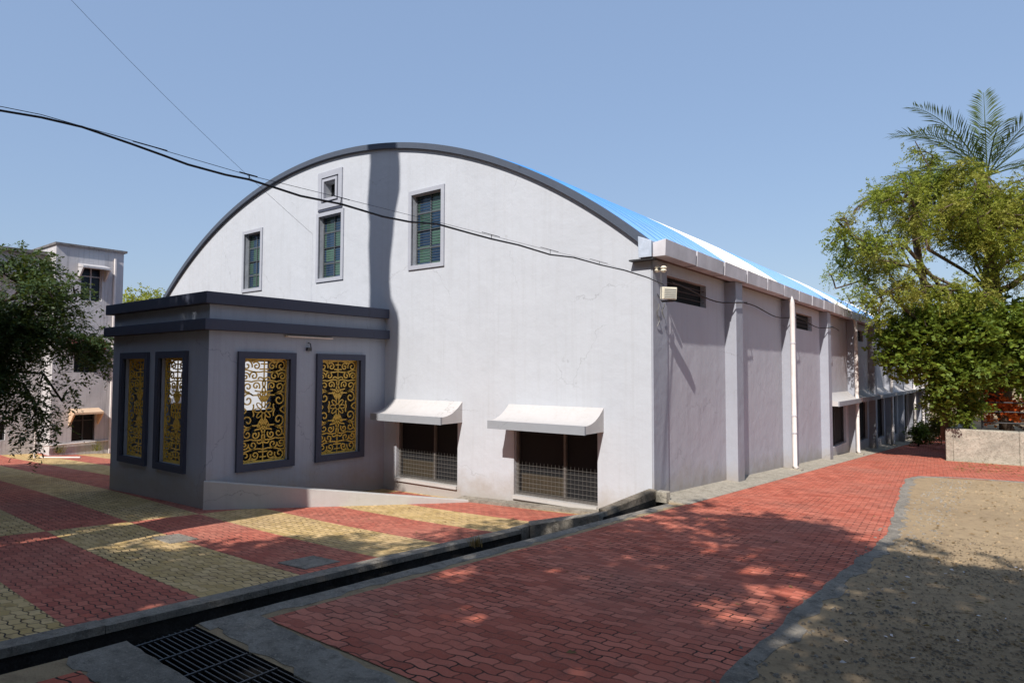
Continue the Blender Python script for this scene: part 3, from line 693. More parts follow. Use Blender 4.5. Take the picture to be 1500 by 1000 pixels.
tag(gr.build('drain_grate', flat('worn_steel', (.03, .03, .03), .4, .3)), 'long black steel grate across the near end of the brick path', 'grate')

# ------------------------------------------------------------ LEFT BUILDING
LB = empty('white_house', (-26.5, -3, -1.25), 'weathered two storey white house beyond the courtyard on the left', 'building')
k = 1.272
def lY(y): return -10.31+(y+10.31)*k
def lZ(z): return 2.125+(z-2.125)*k
LX = -25.0
y0, y1, zt, zb = lY(-3.1), lY(-1.16), lZ(6.05), -1.7
ops = [(lY(-2.40), lY(-1.79), lZ(4.38), lZ(5.42)), (lY(-2.52), lY(-1.86), lZ(-.10), lZ(.80)), (lY(-2.52), lY(-1.86), lZ(2.07), lZ(3.0))]
m = MB(); strip_wall(m, [y0, y1], zb, lambda y: zt, ops, lambda u, z, d: (LX-d, u, z), .25)
m.quad((LX, y0, zb), (LX-6, y0, zb), (LX-6, y0, zt), (LX, y0, zt)); m.quad((LX, y1, zb), (LX-6, y1, zb), (LX-6, y1, zt), (LX, y1, zt))
lx2 = LX-1.1
ops2 = [(lY(-4.55), lY(-4.0), lZ(.0), lZ(.55)), (lY(-6.0), lY(-5.3), lZ(.0), lZ(.55)), (lY(-5.6), lY(-4.4), lZ(2.0), lZ(3.2))]
strip_wall(m, [-16, y0], zb, lambda y: zt-.35, ops2, lambda u, z, d: (lx2-d, u, z), .25)
m.build('wall', M['oldwhite'], LB)
m = MB(); m.box((LX-6, y0-.06, zt), (LX+.1, y1+.1, zt+.09)); m.box((LX-6, -16, zt-.35), (lx2+.35, y0-.07, zt-.22)); m.box((lx2-.02, -16, zt-1.3), (lx2+.45, y0-.005, zt-1.18)); m.build('roof', concrete('roof_slab', (.20, .19, .19)), LB)
def hood(op, xw, mat, d_=.55, flare=.12):
    u0, u1, z0, z1 = op; m = MB()
    m.hexa([(xw, u0-flare, z1+.02), (xw+d_, u0-flare, z1-.06), (xw+d_, u1+flare, z1-.06), (xw, u1+flare, z1+.02)], [(xw, u0-flare, z1+.16), (xw+d_, u0-flare, z1+.02), (xw+d_, u1+flare, z1+.02), (xw, u1+flare, z1+.16)])
    for u in (u0-flare, u1+flare-.06): m.hexa([(xw, u, z1-.5), (xw+.05, u, z1-.5), (xw+.05, u+.06, z1-.5), (xw, u+.06, z1-.5)], [(xw, u, z1), (xw+d_-.03, u, z1-.07), (xw+d_-.03, u+.06, z1-.07), (xw, u+.06, z1)])
    return m.build('window_hood', mat, LB)
hood(ops[0], LX, M['oldwhite']); hood(ops[1], LX, M['orange']); hood(ops[2], LX, M['redpaint'], .5, .2)
for op, xw in [(o_, LX) for o_ in ops]+[(o_, lx2) for o_ in ops2]:
    u0, u1, z0, z1 = op; m = MB(); m.quad((xw-.16, u0, z0), (xw-.16, u1, z0), (xw-.16, u1, z1), (xw-.16, u0, z1)); f = m.build('window', M['dglass'], LB)
    m = MB(); um = (u0+u1)/2; m.box((xw-.15, um-.025, z0), (xw-.1, um+.025, z1)); m.box((xw-.15, u0, z0), (xw-.1, u0+.05, z1)); m.box((xw-.15, u1-.05, z0), (xw-.1, u1, z1)); m.box((xw-.148, u0+.05, z1-.35), (xw-.105, u1-.05, z1-.31)); m.build('window_frame', M['oldwhite'] if z0 > 3 else M['iron'], f)
m = MB(); pz = lZ(-.18); m.tube([(LX+.06, y0-.3, pz), (LX+.06, y1-.15, pz+.05)], .03, 6); m.tube([(LX+.07, y1-.35, -1.3), (LX+.07, y1-.35, zt-.3)], .05, 6); m.tube([(LX+.07, y1-.15, 1.2), (LX+.07, y1-.15, zt-2.2)], .04, 6); m.build('wall_pipe', M['pipe'], LB)
tp = empty('standpipe', (LX+1.2, lY(-3.9), -1.1), 'thin white standpipe with a fallen pipe before the white house', 'pipe')
gx, gy = LX+1.2, lY(-3.75)
gz = hc(gx, gy); m = MB(); m.tube([(gx, gy, gz), (gx, gy, gz+1.0), (gx, gy-.35, gz+1.05)], .03, 6); m.build('riser', M['pipe'], tp)
m = MB(); m.tube([(gx+.3, gy+.1, gz+.05), (gx+2.2, gy+.75, hc(gx+2.2, gy)+.05)], .03, 6); m.build('loose_pipe', M['pipe'], tp)

# ------------------------------------------------------------ RETAINING WALL, FENCE
RW = MB(); wl = [(2.98, 16.8), (3.2, 16.75), (5, 16.9), (9, 17.1), (16, 17.4)]
for i, ((xa, ya), (xb, yb)) in enumerate(zip(wl[:-1], wl[1:])):
    RW.hexa([(xa, ya, -1.6), (xb, yb, -1.6), (xb, yb+.3, -1.6), (xa, ya+.3, -1.6)], [(xa, ya, .20+.03*math.sin(i*2)), (xb, yb, .20+.03*math.sin(i*2+2)), (xb, yb+.3, .21), (xa, ya+.3, .21)])
RW.hexa([(2.98, 17.1, -1.6), (3.28, 17.1, -1.6), (2.9, 40, -3), (2.6, 40, -3)], [(2.98, 17.1, .2), (3.28, 17.1, .2), (2.9, 40, -.8), (2.6, 40, -.8)])
o = RW.build('retaining_wall', concrete('rendered_wall', (.46, .41, .33), (.20, .19, .15), .75), bevel=.03); tag(o, 'chest high rendered concrete retaining wall beside the far path', 'wall')
bed = MB(); bed.quad((3.2, 17.05, .12), (16, 17.6, .12), (16, 45, .1), (2.8, 45, -.8), (2.95, 30, -.3)); bed.build('raised_bed', M['dirt'])['kind'] = 'structure'
fe = empty('iron_fence', (6, 17.9, .12), 'dark iron rail fence standing on the raised bed', 'fence')
for z in (.42, .80, 1.12): MB().tube([(4.0, 17.7, z), (14, 18.3, z)], .022, 5).build('rail', M['iron'], fe)
for i in range(8):
    x = 4.0+i*1.35; m = MB(); m.box((x-.03, 17.69+.06*i*1.35-.03+.0, .1), (x+.03, 17.75+.06*i*1.35, 1.18)); m.build('fence_post', M['iron'], fe)
fh = empty('far_house', (9, 34, 0), 'small white house glimpsed through the trees on the right', 'building')
m = MB(); m.box((6.2, 33, -1), (11.5, 38, 3.2)); m.build('wall', M['oldwhite'], fh)
m = MB(); m.hexa([(5.8, 32.6, 3.2), (11.9, 32.6, 3.2), (11.9, 38.4, 3.2), (5.8, 38.4, 3.2)], [(5.8, 35.3, 4.6), (11.9, 35.3, 4.6), (11.9, 35.7, 4.6), (5.8, 35.7, 4.6)]); m.build('roof', M['redpaint'], fh)
m = MB(); m.box((7.5, 32.97, .3), (8.5, 33.02, 1.6)); m.build('window', M['dglass'], fh)

# ------------------------------------------------------------ TREES
def leaves_object(name, C0, DIR, mat, parent, k, L, pairs, ll, lw_, droop, spread):
    """compound-leaf sprays; vectorised. C0 (N,3) cluster centres, DIR (N,3) twig directions"""
    N = len(C0)*k
    c = np.repeat(C0, k, 0)+RNG.normal(0, spread, (N, 3)); d = np.repeat(DIR, k, 0)*.6+RNG.normal(0, .8, (N, 3)); d[:, 2] -= droop*.5
    d /= np.linalg.norm(d, axis=1, keepdims=True)
    side = np.cross(d, RNG.normal(0, .35, (N, 3))+np.array([0, 0, 1.0])); side /= np.linalg.norm(side, axis=1, keepdims=True)+1e-9
    len_ = L*RNG.uniform(.6, 1.25, N)
    V = []
    for i in range(pairs):
        q = (i+1)/pairs
        base = c+d*(len_*q)[:, None]; base[:, 2] -= droop*len_*q*q*.5
        for sg in (1, -1):
            a = side*sg*.85+d*.5+RNG.normal(0, .28, (N, 3)); a /= np.linalg.norm(a, axis=1, keepdims=True)
            nn = np.cross(a, RNG.normal(0, .6, (N, 3))+np.array([0, 0, 1.0])); nn /= np.linalg.norm(nn, axis=1, keepdims=True)+1e-9
            s = RNG.uniform(.5, 1.45, (N, 1))
            p0 = base; p1 = base+a*ll*.5*s+nn*lw_*.5*s; p2 = base+a*ll*s; p3 = base+a*ll*.5*s-nn*lw_*.5*s
            V.append(np.stack([p0, p1, p2, p3], 1))
    V = np.concatenate(V, 0).reshape(-1, 3)
    return mesh_quads(name, V, mat, parent)
def mesh_quads(name, V, mat, parent):
    off = np.zeros(3); q = parent
    while q is not None: off += np.array(q.location); q = q.parent
    V = (V-off).astype(np.float32); n = len(V)//4
    me = bpy.data.meshes.new(name); me.vertices.add(len(V)); me.vertices.foreach_set('co', V.ravel())
    me.loops.add(n*4); me.loops.foreach_set('vertex_index', np.arange(n*4, dtype=np.int32)); me.polygons.add(n)
    me.polygons.foreach_set('loop_start', np.arange(0, n*4, 4, dtype=np.int32)); me.polygons.foreach_set('loop_total', np.full(n, 4, dtype=np.int32))
    me.update(calc_edges=True); me.materials.append(mat)
    o = bpy.data.objects.new(name, me); COL.objects.link(o); o.parent = parent
    return o
def tree(name, label, base, top, lobes, ncl, lmat, bmat, r0, k, L, pairs, ll, lw_, droop, spread, shell=.5, group=None, cat='tree', crown_name='crown', extra=None, tw=.010):
    """lobes: list of (centre, radii); trunk runs base->top; limbs connect cluster centres to the skeleton"""
    root = empty(name, base, label, cat, group)
    base = np.array(base, float); top = np.array(top, float)
    vol = np.array([l[1][0]*l[1][1]*l[1][2] for l in lobes])**.7; cnt = np.maximum(1, (ncl*vol/vol.sum()).astype(int))
    P = []
    for (c, r), n_ in zip(lobes, cnt):
        v = RNG.normal(0, 1, (n_, 3)); v /= np.linalg.norm(v, axis=1, keepdims=True)
        rad = RNG.uniform(shell**2, 1.0, n_)**.5*(1+RNG.normal(0, .10, n_)); P.append(np.array(c)+v*rad[:, None]*np.array(r))
    P = np.concatenate(P)
    nodes = [base, base*.65+top*.35+RNG.normal(0, .08, 3)*[1, 1, 0], base*.3+top*.7+RNG.normal(0, .1, 3)*[1, 1, 0], top]; par = [-1, 0, 1, 2]
    for c, r in lobes:
        dl = np.linalg.norm(np.array(c)-top); last = 3
        for q_ in (.22, .45, .7, 1.0):
            nodes.append(top*(1-q_)+np.array(c)*q_+RNG.normal(0, .055, 3)*dl+np.array([0, 0, -.10*dl*math.sin(math.pi*q_)])); par.append(last); last = len(nodes)-1
    order = np.argsort(np.linalg.norm(P-top, axis=1)); leaf_of = []; DIR = np.zeros_like(P)
    for i in order:
        A_n = np.array(nodes[2:]); dd = np.linalg.norm(A_n-P[i], axis=1)+.15*np.linalg.norm(A_n-top, axis=1); j = int(np.argmin(dd))+2
        mid = (nodes[j]+P[i])*.5+RNG.normal(0, .09, 3)*np.linalg.norm(nodes[j]-P[i]); DIR[i] = P[i]-mid
        nodes.append(mid); par.append(j); nodes.append(P[i]); par.append(len(nodes)-2)
    w = np.zeros(len(nodes))
    ch = [0]*len(nodes)
    for i in range(1, len(nodes)): ch[par[i]] += 1
    for i in range(len(nodes)-1, 0, -1):
        if ch[i] == 0: w[i] += 1
        w[par[i]] += w[i]
    rr = np.maximum(tw*.6, r0*(w/w[0])**.47)
    m = MB()
    for i in range(1, len(nodes)):
        a, b = nodes[par[i]], nodes[i]; r1 = rr[i]*1.0; ra = min(rr[par[i]], r1*1.35)
        kk = 10 if r1 > .12 else (6 if r1 > .03 else 4)
        m.tube([a, b], [ra, r1], kk, cap=False)
    m.build('trunk', bmat, root, smooth=True)
    nl = np.linalg.norm(DIR, axis=1, keepdims=True)+1e-6; DIR /= nl
    leaves_object(crown_name, P, DIR, lmat, root, k, L, pairs, ll, lw_, droop, spread)
    return root
BK = bark('grey_brown_bark', (.16, .12, .085)); BKD = bark('dark_bark', (.075, .055, .042))
LFE = leaf('feathery_leaf', (.20, .25, .035), (.36, .39, .06), (.34, .31, .07), .45)
LDE = leaf('dense_leaf', (.06, .105, .014), (.20, .26, .032), (.11, .155, .02), .35)
LSH = leaf('shade_leaf', (.018, .035, .008), (.035, .06, .012), (.025, .04, .01), .04)
LLT = leaf('dark_feathery_leaf', (.035, .065, .02), (.08, .12, .035), (.045, .075, .025), .2)
LPA = leaf('palm_leaf', (.03, .055, .015), (.075, .11, .025), (.05, .08, .02), .2)
LDR = leaf('dry_leaf', (.22, .13, .05), (.30, .19, .08), (.25, .15, .06), .2)
LYE = leaf('shrub_leaf', (.12, .13, .025), (.20, .19, .04), (.15, .14, .03), .3)
LOR = leaf('bougainvillea_leaf', (.60, .09, .02), (.75, .16, .04), (.5, .07, .02), .45)
D = at_depth
def lobe(x, y, d, rx, rz=None, ry=None): return (D(x, y, d), (rx, ry or rx, rz or rx*.8))
# feathery tree on the right
tree('feathery_tree', 'airy pale green feathery tree overhanging the far path', (6.3, 20.0, .1), D(1450, 430, 24),
     [lobe(1290, 370, 22, 1.5, .9), lobe(1340, 300, 22.5, 1.7, 1.2), lobe(1400, 285, 24, 1.5, .9), lobe(1480, 310, 24, 1.8, 1.2), lobe(1410, 335, 23, 1.3, .8), lobe(1300, 430, 21.5, 1.0, .8), lobe(1355, 240, 24, .55, .6), lobe(1395, 262, 23, 1.0, .6), lobe(1490, 300, 23, 1.3, .8), lobe(1440, 350, 22.8, 1.2, .9), lobe(1480, 385, 23, 1.2, .8), lobe(1250, 350, 21.5, .7, .45), lobe(1560, 320, 24, 2, 2), lobe(1380, 435, 22.5, 1.5, .6)],
     520, LFE, BK, .26, 18, .36, 10, .078, .036, .6, .15, .45)
tree('feathery_tree', 'slim sprig of feathery branch reaching left beyond the big feathery tree', (6.0, 20.6, .1), D(1400, 420, 22.5), [lobe(1222, 405, 21.5, .35, .15), lobe(1240, 330, 21.5, .4, .5), lobe(1330, 420, 22, .8, .5)], 40, LFE, BK, .07, 9, .28, 8, .06, .026, .5, .10, .2)
# dense dark tree under it
tree('dense_tree', 'dense dark green leafy tree behind the retaining wall', (4.75, 18.7, .1), D(1425, 520, 23),
     [lobe(1340, 490, 22.3, 1.0, .7), lobe(1400, 480, 22.8, 1.4, 1.0), lobe(1460, 490, 23, 1.5, 1.1), lobe(1320, 530, 22.2, .6, .35), lobe(1390, 540, 22.3, 1.2, .6), lobe(1470, 540, 22.8, 1.2, .5), lobe(1530, 490, 23, 1.5, 1.3), lobe(1310, 500, 22, .45, .35)],
     400, LDE, BKD, .16, 14, .30, 5, .15, .095, .35, .20, .25)
tree('bush', 'leafy dark bush at the corner of the retaining wall', (3.6, 18.2, .1), D(1400, 590, 22.5), [lobe(1385, 585, 22.3, .55, .6), lobe(1420, 595, 22.5, .5, .55), lobe(1400, 555, 22.5, .6, .4)], 80, LDE, BKD, .06, 14, .22, 5, .10, .06, .3, .10, .2, cat='bush', crown_name='foliage')
tree('flowering_bush', 'orange red flowering bush behind the iron fence', (5.3, 18.6, .1), D(1462, 605, 23.2), [lobe(1452, 592, 23.2, .5, .5), lobe(1480, 600, 23.2, .45, .45)], 60, LOR, BKD, .05, 9, .2, 5, .09, .07, .3, .10, .2, cat='bush', crown_name='foliage')
for i, (px, py, d_, s, lab) in enumerate([(1362, 628, 33, .6, 'small dry yellow bush at the far end of the path'), (1385, 622, 29, .55, 'yellow green bush against the end of the retaining wall'), (1345, 634, 31, .4, 'low dark green weed clump at the foot of the hall wall'), (1385, 595, 36, 1.3, 'tall pale bush behind the far end of the path')]):
    c = D(px, py, d_); tree('bush', lab, (c[0], c[1], hp(c[1])), c+np.array([0, 0, -.1]), [(c, (s, s, s*.8))], 26+int(20*s), LYE if i != 2 else LDE, BKD, .04, 9, .2, 5, .09, .05, .4, .12, .1, cat='bush', crown_name='foliage')
for i, (x, y, s) in enumerate([(4.6, 32, 2.4), (9, 44, 3.5), (14, 36, 3.5), (1.5, 58, 4), (13, 26, 2.6)]):
    z = 2.5; lab = ['mid height tree behind the raised bed beside the far path', 'broad tree behind the small white far house', 'tall tree right of the small white far house', 'distant tree closing the end of the brick path', 'leafy tree beyond the right end of the iron fence'][i]
    tree('background_tree', lab, (x, y, hp(y)), (x, y, 1.2+s*.3), [((x, y, z+s*.2), (s, s, s*.9)), ((x+s*.6, y, z-.4), (s*.7, s*.7, s*.7)), ((x-s*.6, y+.5, z-.2), (s*.7, s*.7, s*.6))], 120, LDE, BKD, .2, 8, .45, 4, .22, .13, .4, .3, .3, 'background trees beyond the raised bed')
# palm
def palm(name, label, base, top, fronds, r):
    root = empty(name, base, label, 'palm tree'); base = Vector(tuple(base)); top = Vector(tuple(top))
    m = MB(); n = 22; pts = [base.lerp(top, i/(n-1))+Vector((.12*math.sin(i*.25), 0, 0)) for i in range(n)]; m.tube(pts, [r*(1.25-.45*i/n)+(.012 if i % 2 else 0) for i in range(n)], 10); m.build('trunk', BK, root, smooth=True)
    for (az, el, L, dry) in fronds:
        v = []; d = Vector((math.cos(az)*math.cos(el), math.sin(az)*math.cos(el), math.sin(el))); p = Vector(top); pts = [p.copy()]; N = 26
        g = .055 if not dry else .085
        for i in range(N):
            d = (d+Vector((0, 0, -g*(.25+i/N)))).normalized(); p = p+d*(L/N); pts.append(p.copy())
        for i in range(3, N):
            t_ = (pts[i+1]-pts[i-1]).normalized() if i < N else d; sd = t_.cross(Vector((0, 0, 1))).normalized(); upv = sd.cross(t_)
            q = i/N; ln = L*.26*math.sin(math.pi*min(1, .12+q*.83))**.6*random.uniform(.85, 1.1)
            for sg in (1, -1):
                for h in (0, .5):
                    b = pts[i].lerp(pts[min(i+1, N)], h); a = (sd*sg*.75+t_*.75+upv*(.18 if not dry else -.4)+Vector((random.gauss(0, .07), random.gauss(0, .07), random.gauss(0, .07)))).normalized()
                    wv = t_*.020; tip = b+a*ln+Vector((0, 0, -.12*ln)); mid = b+a*ln*.5
                    v += [b-wv, mid-wv*1.4, tip, mid+wv*1.4]
        V = np.array([tuple(x) for x in v]); f = mesh_quads('frond', V, LDR if dry else LPA, root)
        mm = MB(); mm.tube(pts, [.028*(1-.85*i/N)+.004 for i in range(N+1)], 5); mm.build('rachis', BK if dry else LPA, f)
    return root
ptop = D(1446, 258, 24.6)
fr = [(R_(100), R_(88), 3.3, 0), (R_(200), R_(50), 3.8, 0), (R_(170), R_(28), 3.9, 0), (R_(235), R_(38), 4.2, 0), (R_(222), R_(58), 4.0, 0), (R_(245), R_(12), 4.0, 0), (R_(200), R_(10), 3.8, 0), (R_(20), R_(45), 3.6, 0), (R_(330), R_(55), 3.4, 0), (R_(60), R_(30), 3.6, 0), (R_(280), R_(40), 3.4, 0), (R_(130), R_(45), 3.4, 0), (R_(0), R_(15), 3.6, 0), (R_(215), R_(0), 3.4, 0), (R_(190), R_(-35), 3.0, 1), (R_(250), R_(-50), 3.0, 1), (R_(300), R_(-55), 2.8, 1), (R_(160), R_(-60), 2.8, 1), (R_(20), R_(-50), 2.8, 1), (R_(225), R_(-65), 2.6, 1)]
palm('coconut_palm', 'coconut palm with upright green fronds and a brown skirt rising behind the feathery tree', (ptop[0]+.3, ptop[1]+.5, -.2), ptop, fr, .17)
p2 = D(1310, 285, 24)
palm('coconut_palm', 'lower palm with a drying brown frond poking left out of the feathery tree', (p2[0]+1.3, p2[1]+1.2, -.3), D(1340, 300, 24), [(R_(205), R_(32), 2.3, 1), (R_(215), R_(25), 2.2, 0), (R_(100), R_(60), 2.4, 0), (R_(330), R_(40), 2.4, 0), (R_(270), R_(40), 2.2, 0), (R_(20), R_(20), 2.4, 0), (R_(240), R_(-45), 2.0, 1), (R_(300), R_(-50), 2.0, 1)], .13)
# left tree in front of the white house
tree('dark_tree', 'drooping dark feathery tree in front of the white house', (-17.5, -8.6, -.6), D(-30, 470, 16.5),
     [lobe(15, 485, 16.5, 1.15, .85), lobe(85, 440, 17, .9, .55), lobe(-15, 560, 16, .8, .8), lobe(112, 500, 17, .75, .45), lobe(45, 400, 17.5, .8, .45), lobe(132, 520, 17, .35, .25), lobe(45, 600, 16.5, .42, .75), lobe(-90, 480, 16, 1.8, 1.8), lobe(88, 585, 17, .22, .35)],
     300, LLT, BKD, .18, 15, .38, 8, .10, .042, .9, .17, .15)
tree('distant_tree', 'round green tree top showing between the white house and the hall', (D(207, 500, 48)[0], D(207, 500, 48)[1], -1), D(207, 520, 48), [lobe(205, 462, 48, 1.9, 1.5), lobe(232, 462, 48, 1.5, 1.5), lobe(185, 470, 48, 1.4, 1.1)], 150, LFE, BK, .3, 8, .6, 5, .22, .12, .3, .4, .4)

# ------------------------------------------------------------ shade trees behind the viewer (some cast the ground shadows, some are added to block sky light)
def shade(name, label, base, lobes, ncl, r0, k=12, spread=.28):
    top = np.array(base, float)+np.array([0, 0, 5.0])
    return tree(name, label, base, top, lobes, ncl, LSH, BKD, r0, k, .5, 5, .20, .11, .4, spread, .15, 'shade trees and added sky-blocking trees out of view')
def SH(x, y, h, rx, ry, rz, kx=.23, kz=.95):
    """lobe whose shadow is centred on ground point x,y"""
    return ((x+kx*h/kz, y-h/kz, h), (rx, ry, rz))
shade('shade_or_added_tree', 'broad dense shade tree over the bare earth right of the path', (10.5, -15, .5), [SH(6.0, -4.2, 8, 2.2, 2.4, 1.2), SH(5.6, -6.4, 7, 2.4, 2.0, 1.3), SH(8.5, -4.2, 8.5, 2.6, 2.6, 1.5), SH(8, -7, 7, 2.6, 2.4, 1.5), SH(11, -3.5, 9, 2.5, 2.2, 1.6), SH(5, -8.8, 7, 2.4, 2, 1.4)], 520, .35, 16)
shade('shade_or_added_tree', 'unseen leafy low branched tree added to block sky right of the bare earth', (9.0, -9.5, .3), [SH(8.2, -4.0, 2.6, 1.8, 1.6, 1.6), SH(8.6, -4.2, 5, 2.2, 2.0, 1.8), SH(9.2, -2.6, 3.5, 1.8, 1.6, 1.8), SH(9.4, -6, 4, 2.2, 2.2, 2), ((9.3, -3.5, 4.5), (1.6, 2.2, 2.6)), ((9.6, -7.0, 4.5), (1.8, 2.2, 3.0)), ((9.6, -5.0, 8.5), (2, 2.4, 1.8)), ((7.4, -6.6, 2.4), (1.2, 1.7, 2.0))], 560, .25, 14)  # out of view, added to cut sky light on the bare earth
shade('shade_or_added_tree', 'open crowned shade tree over the brick path', (3.3, -13.6, .5), [SH(2.2, -1.2, 8.5, 1.5, 1.2, .8), SH(3.9, -2.6, 8.5, 1.3, 1.3, .8), SH(1.3, -3.6, 8, 1.9, 1.3, .9), SH(2.6, -5.8, 7.5, 2.0, 1.4, 1.0), SH(.6, -6.5, 7.5, 1.8, 1.6, 1.0), SH(-.6, -3.4, 8, 1.3, 1.2, .8), SH(.8, -9.2, 7, 2.2, 1.6, 1.0)], 185, .3, 11)
shade('shade_or_added_tree', 'shade tree over the near courtyard paving', (-3, -19, -.2), [SH(-2.6, -6.2, 8, 1.7, 1.3, 1.0), SH(-1.6, -8.6, 7.5, 2.0, 1.6, 1.0), SH(-4.0, -8.6, 7, 1.2, 1.5, 1.0), SH(-.8, -11, 7, 2.4, 2, 1.2)], 190, .3, 12)
shade('shade_or_added_tree', 'large dense shade tree left of the courtyard', (-9.5, -15, -.2), [SH(-9.2, -4.4, 9.0, 2.0, 1.7, 1.2), SH(-7.4, -2.0, 10.4, 1.1, 1.6, 1.0), SH(-9.4, -1.8, 10.4, 1.7, 1.6, 1.0), SH(-11.2, -1.9, 10.2, 1.6, 1.6, 1.0), SH(-7.9, -4.4, 9, 1.4, 1.5, 1.0), SH(-8.2, -7.2, 8, 1.9, 2.0, 1.3), SH(-11.5, -5.5, 8.5, 2.2, 2.2, 1.3), SH(-10.5, -8.5, 8, 2.4, 2.4, 1.4), SH(-7.3, -9.8, 7, 1.8, 2.0, 1.3)], 620, .35, 16)
shade('shade_or_added_tree', 'second dense shade tree farther left of the courtyard', (-16.5, -15, -.2), [SH(-14.5, -5.5, 8.5, 2.4, 2.4, 1.3), SH(-14, -8.5, 8, 2.4, 2.4, 1.4), SH(-18, -5.5, 8.5, 2.4, 2.4, 1.3), SH(-18, -9, 8, 2.6, 2.4, 1.5), SH(-13.5, -3.2, 9.5, 2, 1.4, 1)], 420, .3, 16)
shade('shade_or_added_tree', 'unseen low crowned tree added to block sky just left of the courtyard', (-13.5, -10.5, -.5), [((-12.6, -9.6, 3.4), (2.1, 1.8, 2.4)), ((-15.5, -9.2, 4), (2.2, 1.8, 2.6)), ((-12.5, -10.5, 6.2), (2.0, 1.6, 1.4)), ((-8.3, -9.7, 3.2), (1.7, 1.3, 2.6)), ((-8.3, -10.6, 6.2), (1.8, 1.5, 1.4))], 480, .25, 14, .35)  # out of view, added to keep low sky light off the porch
shade('shade_or_added_tree', 'unseen bushy tree added to block sky behind the near courtyard', (-10.5, -19, -.2), [((-6.5, -18.5, 3), (2.5, 1.6, 2.6)), ((-11, -18.8, 3), (2.8, 1.6, 2.8)), ((-15.5, -18.5, 3), (2.8, 1.6, 2.8)), ((-9, -19, 7), (2.8, 1.8, 2.4)), ((-13.5, -19, 7), (2.8, 1.8, 2.4)), ((-2, -20, 4), (2.6, 1.6, 3))], 420, .3, 14, .4)  # unseen foliage mass added to dim the porch and courtyard
# the tall bole whose shadow climbs the gable
bole = empty('tall_tree', (-4.88, -9.2, -.2), 'very tall thick trunked tree standing out of view at the left of the courtyard', 'tree', None)
m = MB(); hts = np.linspace(-.4, 22.5, 44); m.tube([(-4.88+.06*math.sin(h*1.3), -9.2, h) for h in hts], [.56*(1+.1*math.sin(h*1.7)) if h < 12 else (.40+.05*math.sin(h*2.3) if h < 15 else .53+.04*math.sin(h*3)) for h in hts], 14); m.build('trunk', BKD, bole, smooth=True)
cl = RNG.uniform(-1, 1, (60, 3))*np.array([2.0, 1.4, 1.2])+np.array([-5.1, -8.6, 23]); leaves_object('crown', cl, RNG.normal(0, 1, (60, 3)), LSH, bole, 12, .6, 5, .26, .14, .4, .4)

# ------------------------------------------------------------ litter, and dark flecks that deepen the shade
def litter(name, n, region, mat, s0, s1, zf, lift=.012):
    x = RNG.uniform(region[0], region[1], n); y = RNG.uniform(region[2], region[3], n); V = []
    for i in range(n):
        z = zf(x[i], y[i])+lift; a = RNG.uniform(0, 6.28); s = RNG.uniform(s0, s1); c_, s_ = math.cos(a)*s, math.sin(a)*s; h = RNG.uniform(0, .6)*s
        V += [(x[i]-c_, y[i]-s_, z), (x[i]+s_*.4, y[i]-c_*.4, z+h), (x[i]+c_, y[i]+s_, z+.3*h), (x[i]-s_*.4, y[i]+c_*.4, z+.1*h)]
    o = mesh_quads(name, np.array(V), mat, None); o['kind'] = 'stuff'; return o
litter('litter_and_shade_flecks', 1500, (3.9, 12, -7.5, 10), LDR, .015, .045, ground_z)
litter('litter_and_shade_flecks', 1400, (3.4, 12, 12, 16.7), LDR, .02, .06, ground_z, .02)
litter('litter_and_shade_flecks', 160, (.7, 3.4, -7, 16), LDR, .012, .03, ground_z, .014)
def shade_flecks(n):  # dense dark dead leaves laid to paint deeper shade onto the earth
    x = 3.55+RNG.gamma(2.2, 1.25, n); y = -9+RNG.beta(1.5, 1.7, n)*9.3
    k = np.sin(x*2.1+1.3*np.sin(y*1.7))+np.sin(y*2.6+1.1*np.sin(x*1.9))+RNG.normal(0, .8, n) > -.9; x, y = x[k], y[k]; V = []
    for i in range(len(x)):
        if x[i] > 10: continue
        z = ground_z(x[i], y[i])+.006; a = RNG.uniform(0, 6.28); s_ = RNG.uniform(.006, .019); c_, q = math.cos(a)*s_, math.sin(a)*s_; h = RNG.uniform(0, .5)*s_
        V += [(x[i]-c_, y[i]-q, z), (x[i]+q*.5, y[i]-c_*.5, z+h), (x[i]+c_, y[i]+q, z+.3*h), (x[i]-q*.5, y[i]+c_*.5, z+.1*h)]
    mesh_quads('litter_and_shade_flecks', np.array(V), LSF, None)['kind'] = 'stuff'
LSF = leaf('shade_fleck', (.085, .06, .034), (.15, .108, .062), (.115, .082, .047), .05)
shade_flecks(26000)
litter('debris', 110, (3.8, 7, -7.5, 0), M['pipe'], .01, .028, ground_z)
litter('litter_and_shade_flecks', 220, (-12, -1.5, -10, -1), LDR, .012, .035, ground_z, .014)

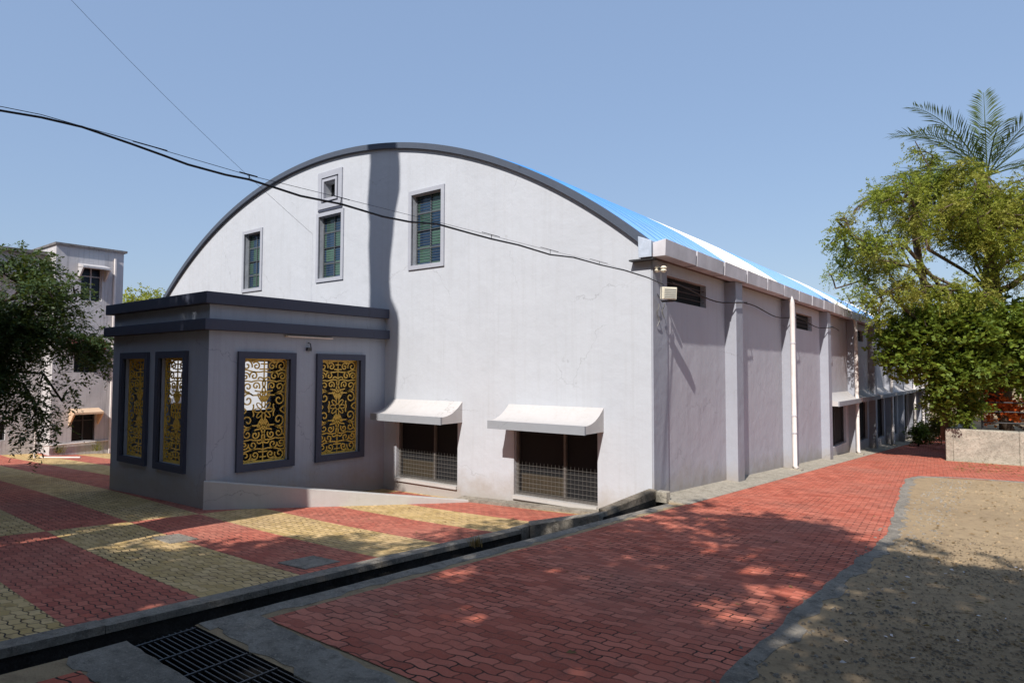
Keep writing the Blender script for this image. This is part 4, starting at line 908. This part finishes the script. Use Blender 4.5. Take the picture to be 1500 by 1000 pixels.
def tuft(px, py, d_, h, n, mat, label):
    c = at_depth(px, py, d_) if d_ else None
    x, y = c[0], c[1]; z = c[2]; V = []
    for i in range(n):
        a = RNG.uniform(0, 6.28); l = h*RNG.uniform(.5, 1.1); q = RNG.uniform(.2, .9); b = np.array([x+RNG.normal(0, h*.18), y+RNG.normal(0, h*.18), z]); e = b+np.array([math.cos(a)*l*q, math.sin(a)*l*q, l*.8]); s_ = np.array([-math.sin(a), math.cos(a), 0])*.006
        V += [b-s_, b+s_, e+s_*.2, e-s_*.2]
    tag(mesh_quads('grass_tuft', np.array(V), mat, None), label, 'grass tuft')
def on_ground(px, py):
    z = 0.0
    for _ in range(30):
        d_ = (z-CAM[2])/ray(px, py)[2]; P = CAM+ray(px, py)*d_; z = ground_z(P[0], P[1])
    return d_
tuft(697, 800, on_ground(697, 798), .16, 60, LDR, 'dry straw tuft hanging over the courtyard kerb into the drain')
tuft(86, 663, on_ground(86, 667), .5, 60, LYE, 'yellow weed tuft at the corner of the white house')
tuft(143, 660, on_ground(143, 665), .6, 70, LYE, 'wide weed tuft under the orange hooded window of the white house')
tuft(1442, 672, on_ground(1442, 676), .22, 60, LDR, 'dry weed tuft at the foot of the retaining wall')

def pebbles(name, n, reg, mat, s0, s1):
    V = []; base = np.array([(1, 0, 0), (0, 1, 0), (-1, 0, 0), (0, -1, 0)], float)
    for i in range(n):
        x, y = RNG.uniform(reg[0], reg[1]), RNG.uniform(reg[2], reg[3]); r = RNG.uniform(s0, s1); z = ground_z(x, y)
        a = RNG.uniform(0, 6.28); k = RNG.uniform(.6, 1.2, 4)
        b = [np.array([x+math.cos(a+q*1.57)*r*k[q], y+math.sin(a+q*1.57)*r*k[q], z]) for q in range(4)]; t_ = [p*.45+np.array([x, y, 0])*.55+np.array([0, 0, z*.55+r*.55-0*z]) for p in b]
        for q in range(4): V += [b[q], b[(q+1) % 4], t_[(q+1) % 4], t_[q]]
        V += t_
    o = mesh_quads(name, np.array(V), mat, None); o['kind'] = 'stuff'
pebbles('gravel', 1600, (3.75, 9, -7.6, 9.5), M['dirt'], .008, .03)
pebbles('gravel', 500, (3.4, 4.1, -7.6, 9), M['conc'], .01, .035)
